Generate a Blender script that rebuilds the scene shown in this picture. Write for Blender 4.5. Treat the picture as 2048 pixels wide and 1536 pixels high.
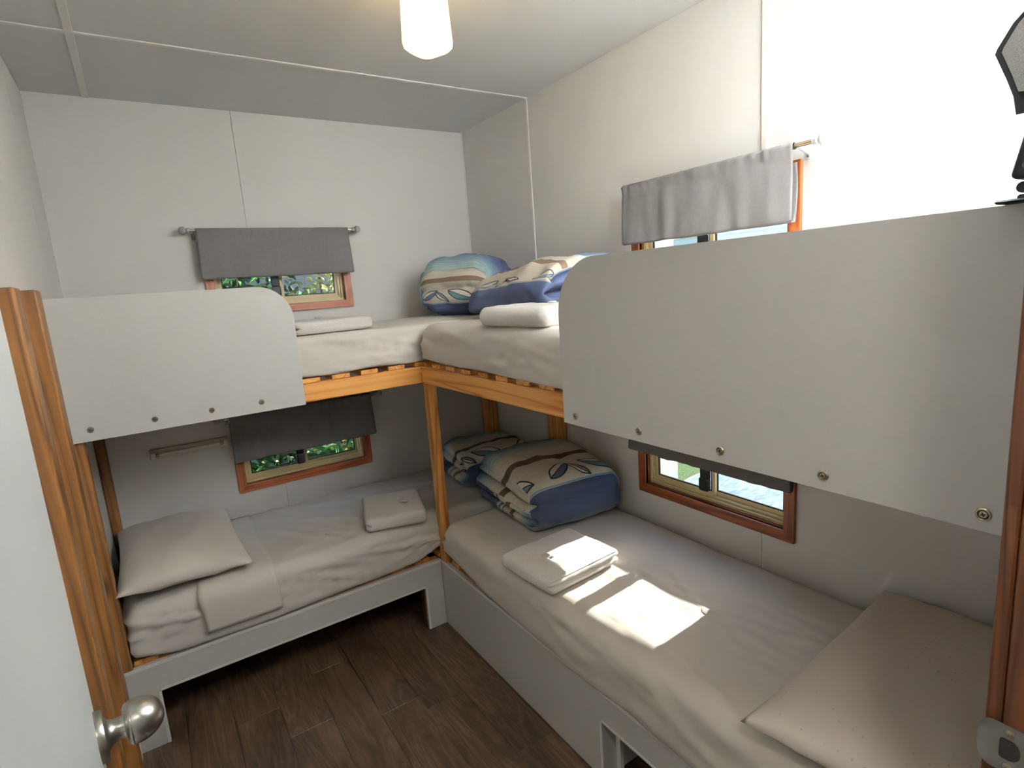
import bpy, bmesh, math, random
from math import sin, cos, pi, sqrt, radians
from mathutils import Vector, Matrix, noise

for o in list(bpy.data.objects):
    bpy.data.objects.remove(o, do_unlink=True)
scene = bpy.context.scene
COL = scene.collection
random.seed(7)

# ------------------------------------------------------------------ camera
cam = bpy.data.cameras.new('camera')
cam_ob = bpy.data.objects.new('camera', cam)
COL.objects.link(cam_ob)
cam.sensor_width = 36.0
cam.lens = 36.0 * 1112.72 / 2048.0
cam.clip_start = 0.02
cam_R = Vector((0.82940122, -0.55408316, -0.07131238))
cam_U = Vector((0.15671783, 0.1082419, 0.98169405))
cam_F = Vector((0.53622116, 0.82539417, -0.17661068))
m3 = Matrix((cam_R, cam_U, -cam_F)).transposed()
cam_ob.matrix_world = Matrix.Translation((-1.67296, -2.90863, 1.54375)) @ m3.to_4x4()
scene.camera = cam_ob

# ------------------------------------------------------------------ world, sun, exposure
world = bpy.data.worlds.new('world')
scene.world = world
world.use_nodes = True
wn = world.node_tree
bg = wn.nodes['Background']
sky = wn.nodes.new('ShaderNodeTexSky')
sky.sky_type = 'NISHITA'
sky.sun_disc = False
sky.sun_elevation = radians(24)
sky.sun_rotation = radians(85)
wn.links.new(sky.outputs[0], bg.inputs[0])
bg.inputs[1].default_value = 0.45

sun = bpy.data.lights.new('sun', 'SUN')
sun.energy = 11.5
sun.angle = radians(0.6)
sun.color = (1.0, 0.95, 0.86)
sun_ob = bpy.data.objects.new('sun', sun)
COL.objects.link(sun_ob)
sun_ob.location = (6, 0, 4)
sun_ob.rotation_euler = Vector((-1, -0.075, -0.405)).to_track_quat('-Z', 'Y').to_euler()

vs = scene.view_settings
vs.view_transform = 'Standard'
vs.look = 'None'
vs.gamma = 1.0
vs.use_curve_mapping = False
vs.exposure = 0.70

FLASH_W = 430.0
BULB = 60.0
HALL_FILL_W = 6.0

# ------------------------------------------------------------------ node helpers
def lin(c):
    f = lambda v: (v / 12.92) if v <= 0.04045 else ((v + 0.055) / 1.055) ** 2.4
    return tuple(f(v / 255.0) for v in c) + (1.0,)

class NT:
    def __init__(s, name):
        s.mat = bpy.data.materials.new(name)
        s.mat.use_nodes = True
        s.t = s.mat.node_tree
        s.n = s.t.nodes
        s.bsdf = s.n['Principled BSDF']
        s.out = s.n['Material Output']
    def new(s, typ, **kw):
        nd = s.n.new(typ)
        for k, v in kw.items():
            setattr(nd, k, v)
        return nd
    def link(s, a, b):
        s.t.links.new(a, b)
    def put(s, sock, v):
        if hasattr(v, 'is_linked') or isinstance(v, bpy.types.NodeSocket):
            s.link(v, sock)
        else:
            sock.default_value = v
    def math(s, op, a, b=None, c=None):
        nd = s.new('ShaderNodeMath', operation=op)
        s.put(nd.inputs[0], a)
        if b is not None: s.put(nd.inputs[1], b)
        if c is not None: s.put(nd.inputs[2], c)
        return nd.outputs[0]
    def mix(s, fac, a, b, mode='MIX'):
        nd = s.new('ShaderNodeMix', data_type='RGBA', blend_type=mode)
        s.put(nd.inputs[0], fac)
        s.put(nd.inputs[6], a); s.put(nd.inputs[7], b)
        return nd.outputs[2]
    def coord(s, which='Object', scale=(1, 1, 1), rand=0.0):
        tc = s.new('ShaderNodeTexCoord')
        mp = s.new('ShaderNodeMapping')
        mp.inputs['Scale'].default_value = scale
        s.link(tc.outputs[which], mp.inputs['Vector'])
        if rand:
            oi = s.new('ShaderNodeObjectInfo')
            cb = s.new('ShaderNodeCombineXYZ')
            for i, k in enumerate((1.0, 1.7, 2.3)):
                s.link(s.math('MULTIPLY', oi.outputs['Random'], rand * k), cb.inputs[i])
            s.link(cb.outputs[0], mp.inputs['Location'])
        return mp.outputs[0]
    def noise(s, vec, scale, detail=4, rough=0.55, dist=0.0):
        nd = s.new('ShaderNodeTexNoise')
        s.link(vec, nd.inputs['Vector'])
        nd.inputs['Scale'].default_value = scale
        nd.inputs['Detail'].default_value = detail
        nd.inputs['Roughness'].default_value = rough
        nd.inputs['Distortion'].default_value = dist
        return nd.outputs[0]
    def ramp(s, fac, stops, interp='LINEAR'):
        nd = s.new('ShaderNodeValToRGB')
        cr = nd.color_ramp
        cr.interpolation = interp
        while len(cr.elements) > 1: cr.elements.remove(cr.elements[-1])
        cr.elements[0].position = stops[0][0]; cr.elements[0].color = stops[0][1]
        for p, c in stops[1:]:
            e = cr.elements.new(p); e.color = c
        s.link(fac, nd.inputs[0])
        return nd.outputs[0]
    def bump(s, h, strength=0.2, dist=0.01):
        b = s.new('ShaderNodeBump')
        b.inputs['Strength'].default_value = strength
        b.inputs['Distance'].default_value = dist
        s.link(h, b.inputs['Height'])
        s.link(b.outputs[0], s.bsdf.inputs['Normal'])
    def base(s, v): s.put(s.bsdf.inputs['Base Color'], v)
    def set(s, **kw):
        for k, v in kw.items():
            s.put(s.bsdf.inputs[k.replace('_', ' ').title() if k != 'ior' else 'IOR'], v)

def plain(name, rgb, rough=0.6, metal=0.0, nscale=30, namp=0.06, bump=0.0, bscale=200):
    m = NT(name)
    v = m.coord()
    n = m.noise(v, nscale)
    c = lin(rgb)
    d = tuple(x * (1 - namp) for x in c[:3]) + (1,)
    l = tuple(min(1, x * (1 + namp)) for x in c[:3]) + (1,)
    m.base(m.ramp(n, [(0.3, d), (0.7, l)]))
    m.set(roughness=rough, metallic=metal)
    if bump:
        m.bump(m.noise(v, bscale, 2), bump, 0.002)
    return m.mat

def wood(name, axis, c_light, c_mid, c_dark, rough=0.45, ring=1.0, knots=0.0):
    m = NT(name)
    sc = [9.0 * ring] * 3
    sc[axis] = 0.55
    v = m.coord('Object', sc, rand=13.0)
    big = m.noise(v, 1.3, 2, 0.5, 0.6)
    rings = m.math('FRACT', m.math('MULTIPLY', big, 7.0))
    tri = m.math('ABSOLUTE', m.math('SUBTRACT', rings, 0.5))
    sc2 = [160.0] * 3
    sc2[axis] = 4.0
    fine = m.noise(m.coord('Object', sc2, rand=31.0), 1.0, 3, 0.6)
    f = m.math('ADD', m.math('MULTIPLY', tri, 1.25), m.math('MULTIPLY', m.math('SUBTRACT', fine, 0.5), 0.45))
    col = m.ramp(f, [(0.0, lin(c_dark)), (0.22, lin(c_mid)), (0.65, lin(c_light))])
    blot = m.noise(m.coord('Object', [3.0 if i != axis else 0.8 for i in range(3)], rand=7.0), 1.6, 3)
    col = m.mix(m.math('MULTIPLY', m.math('SUBTRACT', blot, 0.35), 0.8), col, lin(c_mid))
    if knots:
        sk = [11.0] * 3; sk[axis] = 3.2
        vo = m.new('ShaderNodeTexVoronoi', feature='F1')
        m.link(m.coord('Object', sk, rand=5.0), vo.inputs['Vector'])
        vo.inputs['Scale'].default_value = 1.0
        k = m.ramp(vo.outputs['Distance'], [(0.05, (1, 1, 1, 1)), (0.16, (0, 0, 0, 1))])
        col = m.mix(m.math('MULTIPLY', k, knots), col, lin([x * 0.35 for x in c_dark]))
    m.base(col)
    m.set(roughness=rough)
    m.bump(fine, 0.12, 0.0015)
    return m.mat

PINE = dict(c_light=(214, 156, 84), c_mid=(196, 132, 62), c_dark=(160, 92, 34))
pine = [wood('pine_' + a, i, **PINE) for i, a in enumerate('xyz')]
OLD = dict(c_light=(134, 90, 40), c_mid=(108, 68, 26), c_dark=(68, 38, 13))
pine_old = [wood('aged_pine_' + a, i, knots=0.8, **OLD) for i, a in enumerate('xyz')]
CED = dict(c_light=(158, 86, 42), c_mid=(132, 67, 31), c_dark=(96, 45, 21))
cedar = [wood('cedar_' + a, i, ring=1.6, rough=0.4, **CED) for i, a in enumerate('xyz')]
MER = dict(c_light=(112, 62, 25), c_mid=(92, 48, 17), c_dark=(62, 29, 10))
jambw = [wood('stained_jamb_' + a, i, ring=1.6, rough=0.38, **MER) for i, a in enumerate('xyz')]

m_wall = plain('painted_wall', (224, 222, 218), 0.55, nscale=6, namp=0.012, bump=0.03, bscale=120)
m_ceil = plain('painted_ceiling', (220, 221, 220), 0.6, nscale=5, namp=0.012, bump=0.03, bscale=120)
m_trim = plain('painted_trim', (232, 230, 226), 0.4, nscale=8, namp=0.01)
m_board = plain('white_laminate', (202, 199, 194), 0.38, nscale=60, namp=0.012, bump=0.015, bscale=300)
m_edge = plain('white_edge_band', (232, 230, 225), 0.35, nscale=60, namp=0.01)
m_door = plain('painted_door', (222, 224, 222), 0.45, nscale=5, namp=0.015, bump=0.04, bscale=90)
m_steel = plain('brushed_steel', (176, 172, 164), 0.3, 1.0, nscale=40, namp=0.05)
m_screw = plain('nickel_screw', (184, 172, 150), 0.28, 1.0, nscale=80, namp=0.08)
m_dark = plain('screw_recess', (44, 40, 36), 0.6)
m_rod = plain('satin_rod', (196, 186, 166), 0.25, 1.0, nscale=50, namp=0.04)
m_finial = plain('pale_finial', (206, 214, 214), 0.3, nscale=30, namp=0.02)
m_finial_grey = plain('grey_finial', (150, 154, 154), 0.35, nscale=30, namp=0.02)
m_cream = plain('cream_aluminium', (214, 196, 150), 0.35, nscale=30, namp=0.03)
m_black = plain('black_plastic', (18, 19, 21), 0.6, nscale=30, namp=0.1)
m_rubber = plain('black_rubber_seal', (18, 18, 18), 0.6)
m_strike = plain('strike_plate_metal', (168, 166, 158), 0.34, 0.9, nscale=40, namp=0.05)
m_tube = plain('fluorescent_tube', (226, 222, 210), 0.3)
m_lightbody = plain('light_fitting_white', (214, 208, 196), 0.45)
m_pack = plain('clear_wrapper', (226, 226, 222), 0.15)
m_siding = plain('cabin_siding', (244, 246, 248), 0.6, nscale=8, namp=0.02)
m_postw = plain('outdoor_white_post', (232, 232, 230), 0.5)
m_fence = plain('grey_fence_board', (120, 120, 126), 0.8, nscale=10, namp=0.1)
m_soil = plain('garden_soil', (74, 58, 44), 0.95, nscale=20, namp=0.25)
m_roof = plain('outer_cladding', (200, 200, 196), 0.7)

def mat_sheet(name, rgb, weave=0.05):
    m = NT(name)
    v = m.coord()
    n = m.noise(v, 7, 4)
    c = lin(rgb)
    m.base(m.ramp(n, [(0.3, tuple(x * .97 for x in c[:3]) + (1,)), (0.7, c)]))
    m.set(roughness=0.85)
    m.bump(m.noise(v, 650, 2), weave, 0.001)
    return m.mat
m_sheet = mat_sheet('cotton_sheet', (210, 203, 193))
m_pillow = mat_sheet('pillowcase', (212, 204, 193))

def mat_dotpillow():
    m = NT('dotted_pillowcase')
    v = m.coord('Object', (1, 1, 1))
    vo = m.new('ShaderNodeTexVoronoi', feature='F1')
    vo.inputs['Randomness'].default_value = 0.25
    m.link(v, vo.inputs['Vector']); vo.inputs['Scale'].default_value = 42
    d = m.ramp(vo.outputs['Distance'], [(0.07, (1, 1, 1, 1)), (0.13, (0, 0, 0, 1))])
    m.base(m.mix(m.math('MULTIPLY', d, 0.42), lin((208, 198, 186)), lin((140, 124, 110))))
    m.set(roughness=0.85)
    m.bump(m.noise(v, 650, 2), 0.05, 0.001)
    return m.mat
m_dotpillow = mat_dotpillow()

def mat_towel():
    m = NT('terry_towel')
    v = m.coord()
    n = m.noise(v, 420, 3, 0.7)
    m.base(m.ramp(n, [(0.3, lin((218, 212, 204))), (0.65, lin((240, 236, 230)))]))
    m.set(roughness=0.95)
    m.bump(n, 0.55, 0.004)
    return m.mat
m_towel = mat_towel()

def mat_curtain():
    m = NT('grey_linen_curtain')
    a = m.noise(m.coord('UV', (1500, 40, 1)), 1.0, 2, 0.6)
    b = m.noise(m.coord('UV', (40, 1500, 1)), 1.0, 2, 0.6)
    f = m.math('MULTIPLY', m.math('ADD', a, b), 0.5)
    m.base(m.ramp(f, [(0.3, lin((84, 80, 78))), (0.7, lin((114, 110, 108)))]))
    m.set(roughness=0.9)
    m.bump(f, 0.2, 0.001)
    return m.mat
m_curtain = mat_curtain()

def mat_glass():
    m = NT('window_glass')
    m.n.remove(m.bsdf)
    tr = m.new('ShaderNodeBsdfTransparent'); tr.inputs[0].default_value = (0.95, 0.97, 0.96, 1)
    gl = m.new('ShaderNodeBsdfGlossy'); gl.inputs['Roughness'].default_value = 0.01
    fr = m.new('ShaderNodeFresnel'); fr.inputs[0].default_value = 1.45
    mx = m.new('ShaderNodeMixShader')
    geo = m.new('ShaderNodeNewGeometry')
    m.link(m.math('MULTIPLY', fr.outputs[0], m.math('SUBTRACT', 1.0, geo.outputs['Backfacing'])), mx.inputs[0]); m.link(tr.outputs[0], mx.inputs[1]); m.link(gl.outputs[0], mx.inputs[2])
    m.link(mx.outputs[0], m.out.inputs[0])
    return m.mat
m_glass = mat_glass()

def mat_floor():
    m = NT('wood_look_vinyl')
    v = m.coord('Object', (7.0, 0.9, 7.0), rand=21.0)
    n1 = m.noise(v, 1.2, 3, 0.55, 1.2)
    rings = m.math('ABSOLUTE', m.math('SUBTRACT', m.math('FRACT', m.math('MULTIPLY', n1, 9.0)), 0.5))
    fine = m.noise(m.coord('Object', (190, 6, 190), rand=5.0), 1.0, 4, 0.65)
    blot = m.noise(m.coord('Object', (5, 1.6, 5), rand=3.0), 1.5, 4, 0.6)
    f = m.math('ADD', m.math('MULTIPLY', rings, 0.55), m.math('ADD', m.math('MULTIPLY', fine, 0.45), m.math('MULTIPLY', m.math('SUBTRACT', blot, 0.5), 0.9)))
    m.base(m.ramp(f, [(0.1, lin((44, 32, 23))), (0.42, lin((80, 60, 44))), (0.8, lin((120, 95, 74)))]))
    m.set(roughness=0.42)
    m.bump(fine, 0.1, 0.001)
    return m.mat
m_floor = mat_floor()
m_sub = plain('subfloor', (50, 42, 36), 0.9)

def mat_grass():
    m = NT('lawn')
    v = m.coord()
    n = m.noise(v, 60, 5, 0.7)
    m.base(m.ramp(n, [(0.3, lin((40, 62, 26))), (0.55, lin((84, 112, 56))), (0.8, lin((140, 160, 96)))]))
    m.set(roughness=0.95)
    m.bump(n, 0.9, 0.03)
    return m.mat
m_grass = mat_grass()

def mat_rippled():
    m = NT('table_glass_painted_sky')
    v = m.coord('Object', (1, 4.2, 1))
    n = m.noise(v, 9, 3, 0.6, 1.2)
    m.base(m.ramp(n, [(0.35, lin((72, 92, 122))), (0.52, lin((104, 126, 152))), (0.7, lin((140, 158, 176)))]))  # reflected sky painted into the base colour as blue ripples
    m.set(roughness=0.2)
    m.bump(n, 0.5, 0.01)
    return m.mat
m_ripple = mat_rippled()

def mat_leaf(name, a, b):
    m = NT(name)
    g = m.new('ShaderNodeNewGeometry')
    m.base(m.ramp(g.outputs['Random Per Island'], [(0.0, lin(a)), (0.7, lin(b)), (0.93, lin([min(255, x * 1.5 + 30) for x in b]))]))
    m.set(roughness=0.35)
    return m.mat
m_leaf = [mat_leaf('fern_leaf', (18, 44, 24), (52, 92, 40)),
          mat_leaf('variegated_leaf', (78, 96, 44), (178, 176, 104)),
          mat_leaf('dark_leaf', (24, 46, 34), (70, 104, 70))]
m_stem = plain('plant_stem', (84, 66, 42), 0.9)

def mat_doona():
    """quilt print: bands along uv.y, leaf motifs repeated along uv.x inside the beige band"""
    m = NT('patterned_quilt')
    tc = m.new('ShaderNodeTexCoord')
    sp = m.new('ShaderNodeSeparateXYZ'); m.link(tc.outputs['UV'], sp.inputs[0])
    u, v = sp.outputs[0], sp.outputs[1]
    streak = m.noise(m.coord('UV', (7, 150, 1)), 1.0, 4, 0.65)
    wob = m.noise(m.coord('UV', (5, 4, 1)), 1.0, 2, 0.5)
    vv = m.math('ADD', v, m.math('MULTIPLY', m.math('SUBTRACT', wob, 0.5), 0.012))
    navy = lin((62, 70, 104)); navy2 = lin((80, 94, 130)); teal = lin((84, 142, 156)); aqua = lin((154, 176, 174))
    beige = lin((196, 188, 172)); tan = lin((178, 166, 148)); brown = lin((96, 78, 58)); line = lin((92, 134, 164))
    vsoft = m.math('ADD', vv, m.math('MULTIPLY', m.math('SUBTRACT', streak, 0.5), 0.10))
    soft = m.ramp(vsoft, [(0.0, navy), (0.07, navy2), (0.14, lin((104, 126, 146))), (0.21, aqua), (0.28, beige), (1.0, tan)])
    def band(a, b, w=0.004):
        up = m.math('SMOOTH_MIN', 1.0, m.math('MAXIMUM', m.math('DIVIDE', m.math('SUBTRACT', vv, a), w), 0.0), 0.01)
        dn = m.math('SMOOTH_MIN', 1.0, m.math('MAXIMUM', m.math('DIVIDE', m.math('SUBTRACT', b, vv), w), 0.0), 0.01)
        return m.math('MULTIPLY', up, dn)
    col = soft
    col = m.mix(band(0.355, 0.405), col, brown)
    # leaves
    def leaf(period, off, vc, ang, half, wid, fill_a, fill_b):
        nonlocal col
        fu = m.math('SUBTRACT', m.math('FRACT', m.math('DIVIDE', m.math('ADD', u, off), period)), 0.5)
        x = m.math('MULTIPLY', fu, period)
        y = m.math('MULTIPLY', m.math('SUBTRACT', vv, vc), 0.9)
        ca, sa = cos(ang), sin(ang)
        xr = m.math('ADD', m.math('MULTIPLY', x, ca), m.math('MULTIPLY', y, sa))
        yr = m.math('SUBTRACT', m.math('MULTIPLY', y, ca), m.math('MULTIPLY', x, sa))
        R = (half * half + wid * wid) / (2 * wid)
        k = R - wid
        def dist(s):
            dy = m.math('ADD', yr, s * k)
            return m.math('SQRT', m.math('ADD', m.math('MULTIPLY', xr, xr), m.math('MULTIPLY', dy, dy)))
        sd = m.math('SUBTRACT', m.math('MAXIMUM', dist(1), dist(-1)), R)
        inside = m.math('LESS_THAN', sd, 0.0)
        halfm = m.math('GREATER_THAN', yr, 0.0)
        outl = m.math('LESS_THAN', m.math('ABSOLUTE', sd), 0.0035)
        mid = m.math('MULTIPLY', m.math('LESS_THAN', m.math('ABSOLUTE', yr), 0.0025), inside)
        col = m.mix(inside, col, m.mix(halfm, fill_a, fill_b))
        col = m.mix(m.math('MAXIMUM', outl, mid), col, lin((40, 44, 52)))
    cream = lin((214, 204, 192)); tl = lin((92, 130, 136)); sl = lin((80, 98, 126)); gy = lin((128, 130, 128))
    leaf(0.42, 0.05, 0.52, 0.5, 0.085, 0.036, cream, tl)
    leaf(0.42, 0.25, 0.52, -0.55, 0.075, 0.030, cream, sl)
    leaf(0.42, 0.16, 0.535, 0.95, 0.06, 0.018, gy, cream)
    col = m.mix(band(0.597, 0.609), col, line)
    nv = m.ramp(m.math('ADD', vv, m.math('MULTIPLY', m.math('SUBTRACT', streak, 0.5), 0.14)),
                [(0.6, lin((70, 82, 112))), (0.72, lin((60, 69, 98))), (0.9, lin((78, 89, 114))), (1.0, lin((134, 137, 138)))])
    col = m.mix(band(0.609, 1.4), col, nv)
    fade = m.math('ADD', 0.62, m.math('MULTIPLY', streak, 0.72))
    hs = m.new('ShaderNodeHueSaturation'); m.link(col, hs.inputs['Color']); m.link(fade, hs.inputs['Value'])
    m.base(hs.outputs[0])
    m.set(roughness=0.85)
    m.bump(m.noise(m.coord(), 500, 2), 0.06, 0.001)
    return m.mat
m_doona = mat_doona()

def mat_emit(name, rgb, strength):
    m = NT(name)
    m.base(lin(rgb))
    m.set(roughness=0.4)
    m.bsdf.inputs['Emission Color'].default_value = lin(rgb)
    m.bsdf.inputs['Emission Strength'].default_value = strength
    return m.mat

# ------------------------------------------------------------------ mesh helpers
class B:
    """collects world-space geometry for one mesh object"""
    def __init__(s):
        s.v = []; s.f = []; s.uv = None; s.mi = []
    def add(s, verts, faces, mi=0):
        o = len(s.v)
        s.v += [Vector(p) for p in verts]
        s.f += [tuple(i + o for i in f) for f in faces]
        s.mi += [mi] * len(faces)
        return s
    def box(s, a, b, bev=0.0, mi=0, seg=1):
        x0, y0, z0 = [min(p, q) for p, q in zip(a, b)]
        x1, y1, z1 = [max(p, q) for p, q in zip(a, b)]
        vs = [(x0, y0, z0), (x1, y0, z0), (x1, y1, z0), (x0, y1, z0), (x0, y0, z1), (x1, y0, z1), (x1, y1, z1), (x0, y1, z1)]
        fs = [(0, 3, 2, 1), (4, 5, 6, 7), (0, 1, 5, 4), (1, 2, 6, 5), (2, 3, 7, 6), (3, 0, 4, 7)]
        if bev <= 0:
            return s.add(vs, fs, mi)
        bm = bmesh.new()
        bv = [bm.verts.new(p) for p in vs]
        for f in fs: bm.faces.new([bv[i] for i in f])
        bmesh.ops.bevel(bm, geom=list(bm.edges), offset=bev, segments=seg, affect='EDGES', profile=0.5)
        bm.verts.index_update()
        s.add([v.co.copy() for v in bm.verts], [[v.index for v in f.verts] for f in bm.faces], mi)
        bm.free()
        return s
    def prism(s, poly, h, origin, ua, va, bev=0.0, mi=0):
        """polygon (u,v) in the plane ua,va at origin, extruded by vector h"""
        ua, va, h, origin = Vector(ua), Vector(va), Vector(h), Vector(origin)
        n = len(poly)
        a = [origin + ua * p[0] + va * p[1] for p in poly]
        b = [p + h for p in a]
        flip = ua.cross(va).dot(h) > 0
        fs = [tuple(range(n)), tuple(reversed(range(n, 2 * n)))]
        for i in range(n):
            j = (i + 1) % n
            fs.append((i, i + n, j + n, j))
        if flip:
            fs = [tuple(reversed(f)) for f in fs]
        bm = bmesh.new()
        bv = [bm.verts.new(p) for p in a + b]
        for f in fs: bm.faces.new([bv[i] for i in f])
        if bev > 0:
            es = [e for e in bm.edges if (e.calc_face_angle(0) > 0.7)]
            bmesh.ops.bevel(bm, geom=es, offset=bev, segments=1, affect='EDGES', profile=0.5)
        bm.verts.index_update()
        s.add([v.co.copy() for v in bm.verts], [[v.index for v in f.verts] for f in bm.faces], mi)
        bm.free()
        return s
    def tube(s, pts, r, n=14, caps=True, mi=0):
        pts = [Vector(p) for p in pts]
        rr = r if isinstance(r, (list, tuple)) else [r] * len(pts)
        rings = []
        for i, p in enumerate(pts):
            t = (pts[min(i + 1, len(pts) - 1)] - pts[max(i - 1, 0)]).normalized()
            a = t.cross(Vector((0, 0, 1)))
            if a.length < 1e-3: a = t.cross(Vector((0, 1, 0)))
            a.normalize(); b = t.cross(a)
            rings.append([p + (a * cos(2 * pi * k / n) + b * sin(2 * pi * k / n)) * rr[i] for k in range(n)])
        vs = [q for ring in rings for q in ring]
        fs = []
        for i in range(len(pts) - 1):
            for k in range(n):
                k2 = (k + 1) % n
                fs.append((i * n + k, i * n + k2, (i + 1) * n + k2, (i + 1) * n + k))
        if caps:
            fs.append(tuple(reversed(range(n))))
            fs.append(tuple((len(pts) - 1) * n + k for k in range(n)))
        return s.add(vs, fs, mi)
    def lathe(s, prof, origin, axis, n=28, mi=0):
        """prof: list of (t along axis, radius)"""
        ax = Vector(axis).normalized(); o = Vector(origin)
        a = ax.cross(Vector((0, 0, 1)))
        if a.length < 1e-3: a = ax.cross(Vector((0, 1, 0)))
        a.normalize(); b = ax.cross(a)
        vs = []; fs = []
        for t, r in prof:
            r = max(r, 1e-4)
            vs += [o + ax * t + (a * cos(2 * pi * k / n) + b * sin(2 * pi * k / n)) * r for k in range(n)]
        for i in range(len(prof) - 1):
            for k in range(n):
                k2 = (k + 1) % n
                fs.append((i * n + k, i * n + k2, (i + 1) * n + k2, (i + 1) * n + k))
        if prof[0][1] > 1e-3: fs.append(tuple(reversed(range(n))))
        if prof[-1][1] > 1e-3: fs.append(tuple((len(prof) - 1) * n + k for k in range(n)))
        return s.add(vs, fs, mi)
    def obj(s, name, mat, parent=None, smooth=False, angle=None):
        loc = parent_world(parent) if parent else Vector((0, 0, 0))
        me = bpy.data.meshes.new(name)
        me.from_pydata([tuple(p - loc) for p in s.v], [], s.f)
        mats = mat if isinstance(mat, (list, tuple)) else [mat]
        for mm in mats: me.materials.append(mm)
        if len(mats) > 1:
            me.polygons.foreach_set('material_index', s.mi)
        if s.uv is not None:
            ul = me.uv_layers.new(name='UVMap')
            flat = []
            for l in me.loops:
                flat += list(s.uv[l.vertex_index])
            ul.data.foreach_set('uv', flat)
        if smooth:
            me.polygons.foreach_set('use_smooth', [True] * len(me.polygons))
        me.update()
        if smooth and angle:
            me.set_sharp_from_angle(angle=radians(angle))
        o = bpy.data.objects.new(name, me)
        COL.objects.link(o)
        if parent: o.parent = parent
        return o

def parent_world(p):
    v = Vector((0, 0, 0))
    while p is not None:
        v += p.location
        p = p.parent
    return v

def thing(name, label, cat, loc, group=None):
    o = bpy.data.objects.new(name, None)
    o.empty_display_size = 0.05
    COL.objects.link(o)
    o.location = loc
    o['label'] = label; o['category'] = cat
    if group: o['group'] = group
    return o

def tag(o, label, cat, group=None):
    o['label'] = label; o['category'] = cat
    if group: o['group'] = group
    return o

def struct(o, label=None, cat=None):
    o['kind'] = 'structure'
    if label: o['label'] = label
    if cat: o['category'] = cat
    return o

def recenter(o, loc):
    """move a top-level mesh object's origin to loc without moving its geometry"""
    loc = Vector(loc)
    o.data.transform(Matrix.Translation(-loc))
    o.location = loc
    return o

def fbm(p, sc, oct=3):
    return noise.fractal(Vector(p) * sc, 1.0, 2.0, oct, noise_basis='PERLIN_ORIGINAL')

# ------------------------------------------------------------------ room dimensions (metres)
H = 2.4
XL = -1.917            # left wall
YF = -2.745            # front wall (with the doorway), inner face
T = 0.07               # wall thickness
b1, b2, c1 = 0.6335, 1.8516, 1.7173
WB = (-1.4025, -0.7365)      # back windows, outer casing x range
WR = (1.2927, 1.9723)        # right windows, outer casing, -y range
ZL = (0.64, 0.99)
ZU = (1.49, 1.84)
CAS = 0.036                  # casing width

def sheet_with_holes(bld, u0, u1, z0, z1, holes, P, d0, d1):
    """slab in (u,z) with rectangular holes, between depth d0 and d1; P(u,d,z) -> world"""
    us = sorted({u0, u1, *[min(max(h[k], u0), u1) for h in holes for k in (0, 1)]})
    zs = sorted({z0, z1, *[min(max(h[k], z0), z1) for h in holes for k in (2, 3)]})
    def solid(i, j):
        if i < 0 or j < 0 or i >= len(us) - 1 or j >= len(zs) - 1: return False
        uc, zc = (us[i] + us[i + 1]) / 2, (zs[j] + zs[j + 1]) / 2
        return not any(h[0] < uc < h[1] and h[2] < zc < h[3] for h in holes)
    for i in range(len(us) - 1):
        for j in range(len(zs) - 1):
            if not solid(i, j): continue
            a, b, c, d = us[i], us[i + 1], zs[j], zs[j + 1]
            q = lambda *pts: bld.add([P(*p) for p in pts], [(0, 1, 2, 3)])
            q((a, d0, c), (b, d0, c), (b, d0, d), (a, d0, d))
            q((b, d1, c), (a, d1, c), (a, d1, d), (b, d1, d))
            if not solid(i - 1, j): q((a, d1, c), (a, d0, c), (a, d0, d), (a, d1, d))
            if not solid(i + 1, j): q((b, d0, c), (b, d1, c), (b, d1, d), (b, d0, d))
            if not solid(i, j - 1): q((a, d1, c), (b, d1, c), (b, d0, c), (a, d0, c))
            if not solid(i, j + 1): q((a, d0, d), (b, d0, d), (b, d1, d), (a, d1, d))

PB = lambda u, d, z: Vector((u, d, z))            # back wall: u = x, outwards = +y
PR = lambda u, d, z: Vector((d, -u, z))           # right wall: u = -y, outwards = +x
PL = lambda u, d, z: Vector((XL - d, -u, z))      # left wall
PF = lambda u, d, z: Vector((u, YF - d, z))       # front wall, outwards = -y

def hole(w, z): return (w[0] + CAS - 0.004, w[1] - CAS + 0.004, z[0] + CAS - 0.004, z[1] - CAS + 0.004)

def make_wall(name, P, u0, u1, holes, joints, label):
    bb = B()
    sheet_with_holes(bb, u0, u1, -0.02, H, holes, P, 0.006, T)
    w = bb.obj(name, m_roof)
    struct(w, label, 'wall')
    ed = [u0] + list(joints) + [u1]
    for k in range(len(ed) - 1):
        a = ed[k] + (0.0010 if k else 0); b = ed[k + 1] - (0.0010 if k < len(ed) - 2 else 0)
        pb = B()
        sheet_with_holes(pb, a, b, 0, H, [h for h in holes if h[1] > a and h[0] < b], P, 0.0, 0.006)
        pb.obj('panel', m_wall, w)
    return w

wall_back = make_wall('wall_back', PB, XL, 0.0, [hole(WB, ZL), hole(WB, ZU)], [-1.192], 'white panelled back wall with two small windows')
wall_right = make_wall('wall_right', PR, -0.0, -YF, [hole(WR, ZL), hole(WR, ZU)], [b1, b2], 'white panelled right wall with two small windows')
wall_left = make_wall('wall_left', PL, -T, -YF + T, [], [0.355], 'plain white left wall')
DOOR0, DOOR1, DOORH = -1.742, -0.953, 2.05
wall_front = make_wall('wall_front', PF, XL - T, T, [(DOOR0, DOOR1, -0.1, DOORH)], [], 'front wall with the doorway')

# corner closers so no light leaks through the outer corners
B().box((0.0, 0.0, -0.02), (T, T, H)).obj('corner_stud', m_roof, wall_back)
B().box((0.0, YF - T, -0.02), (T, YF, H)).obj('corner_stud', m_roof, wall_front)

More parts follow.
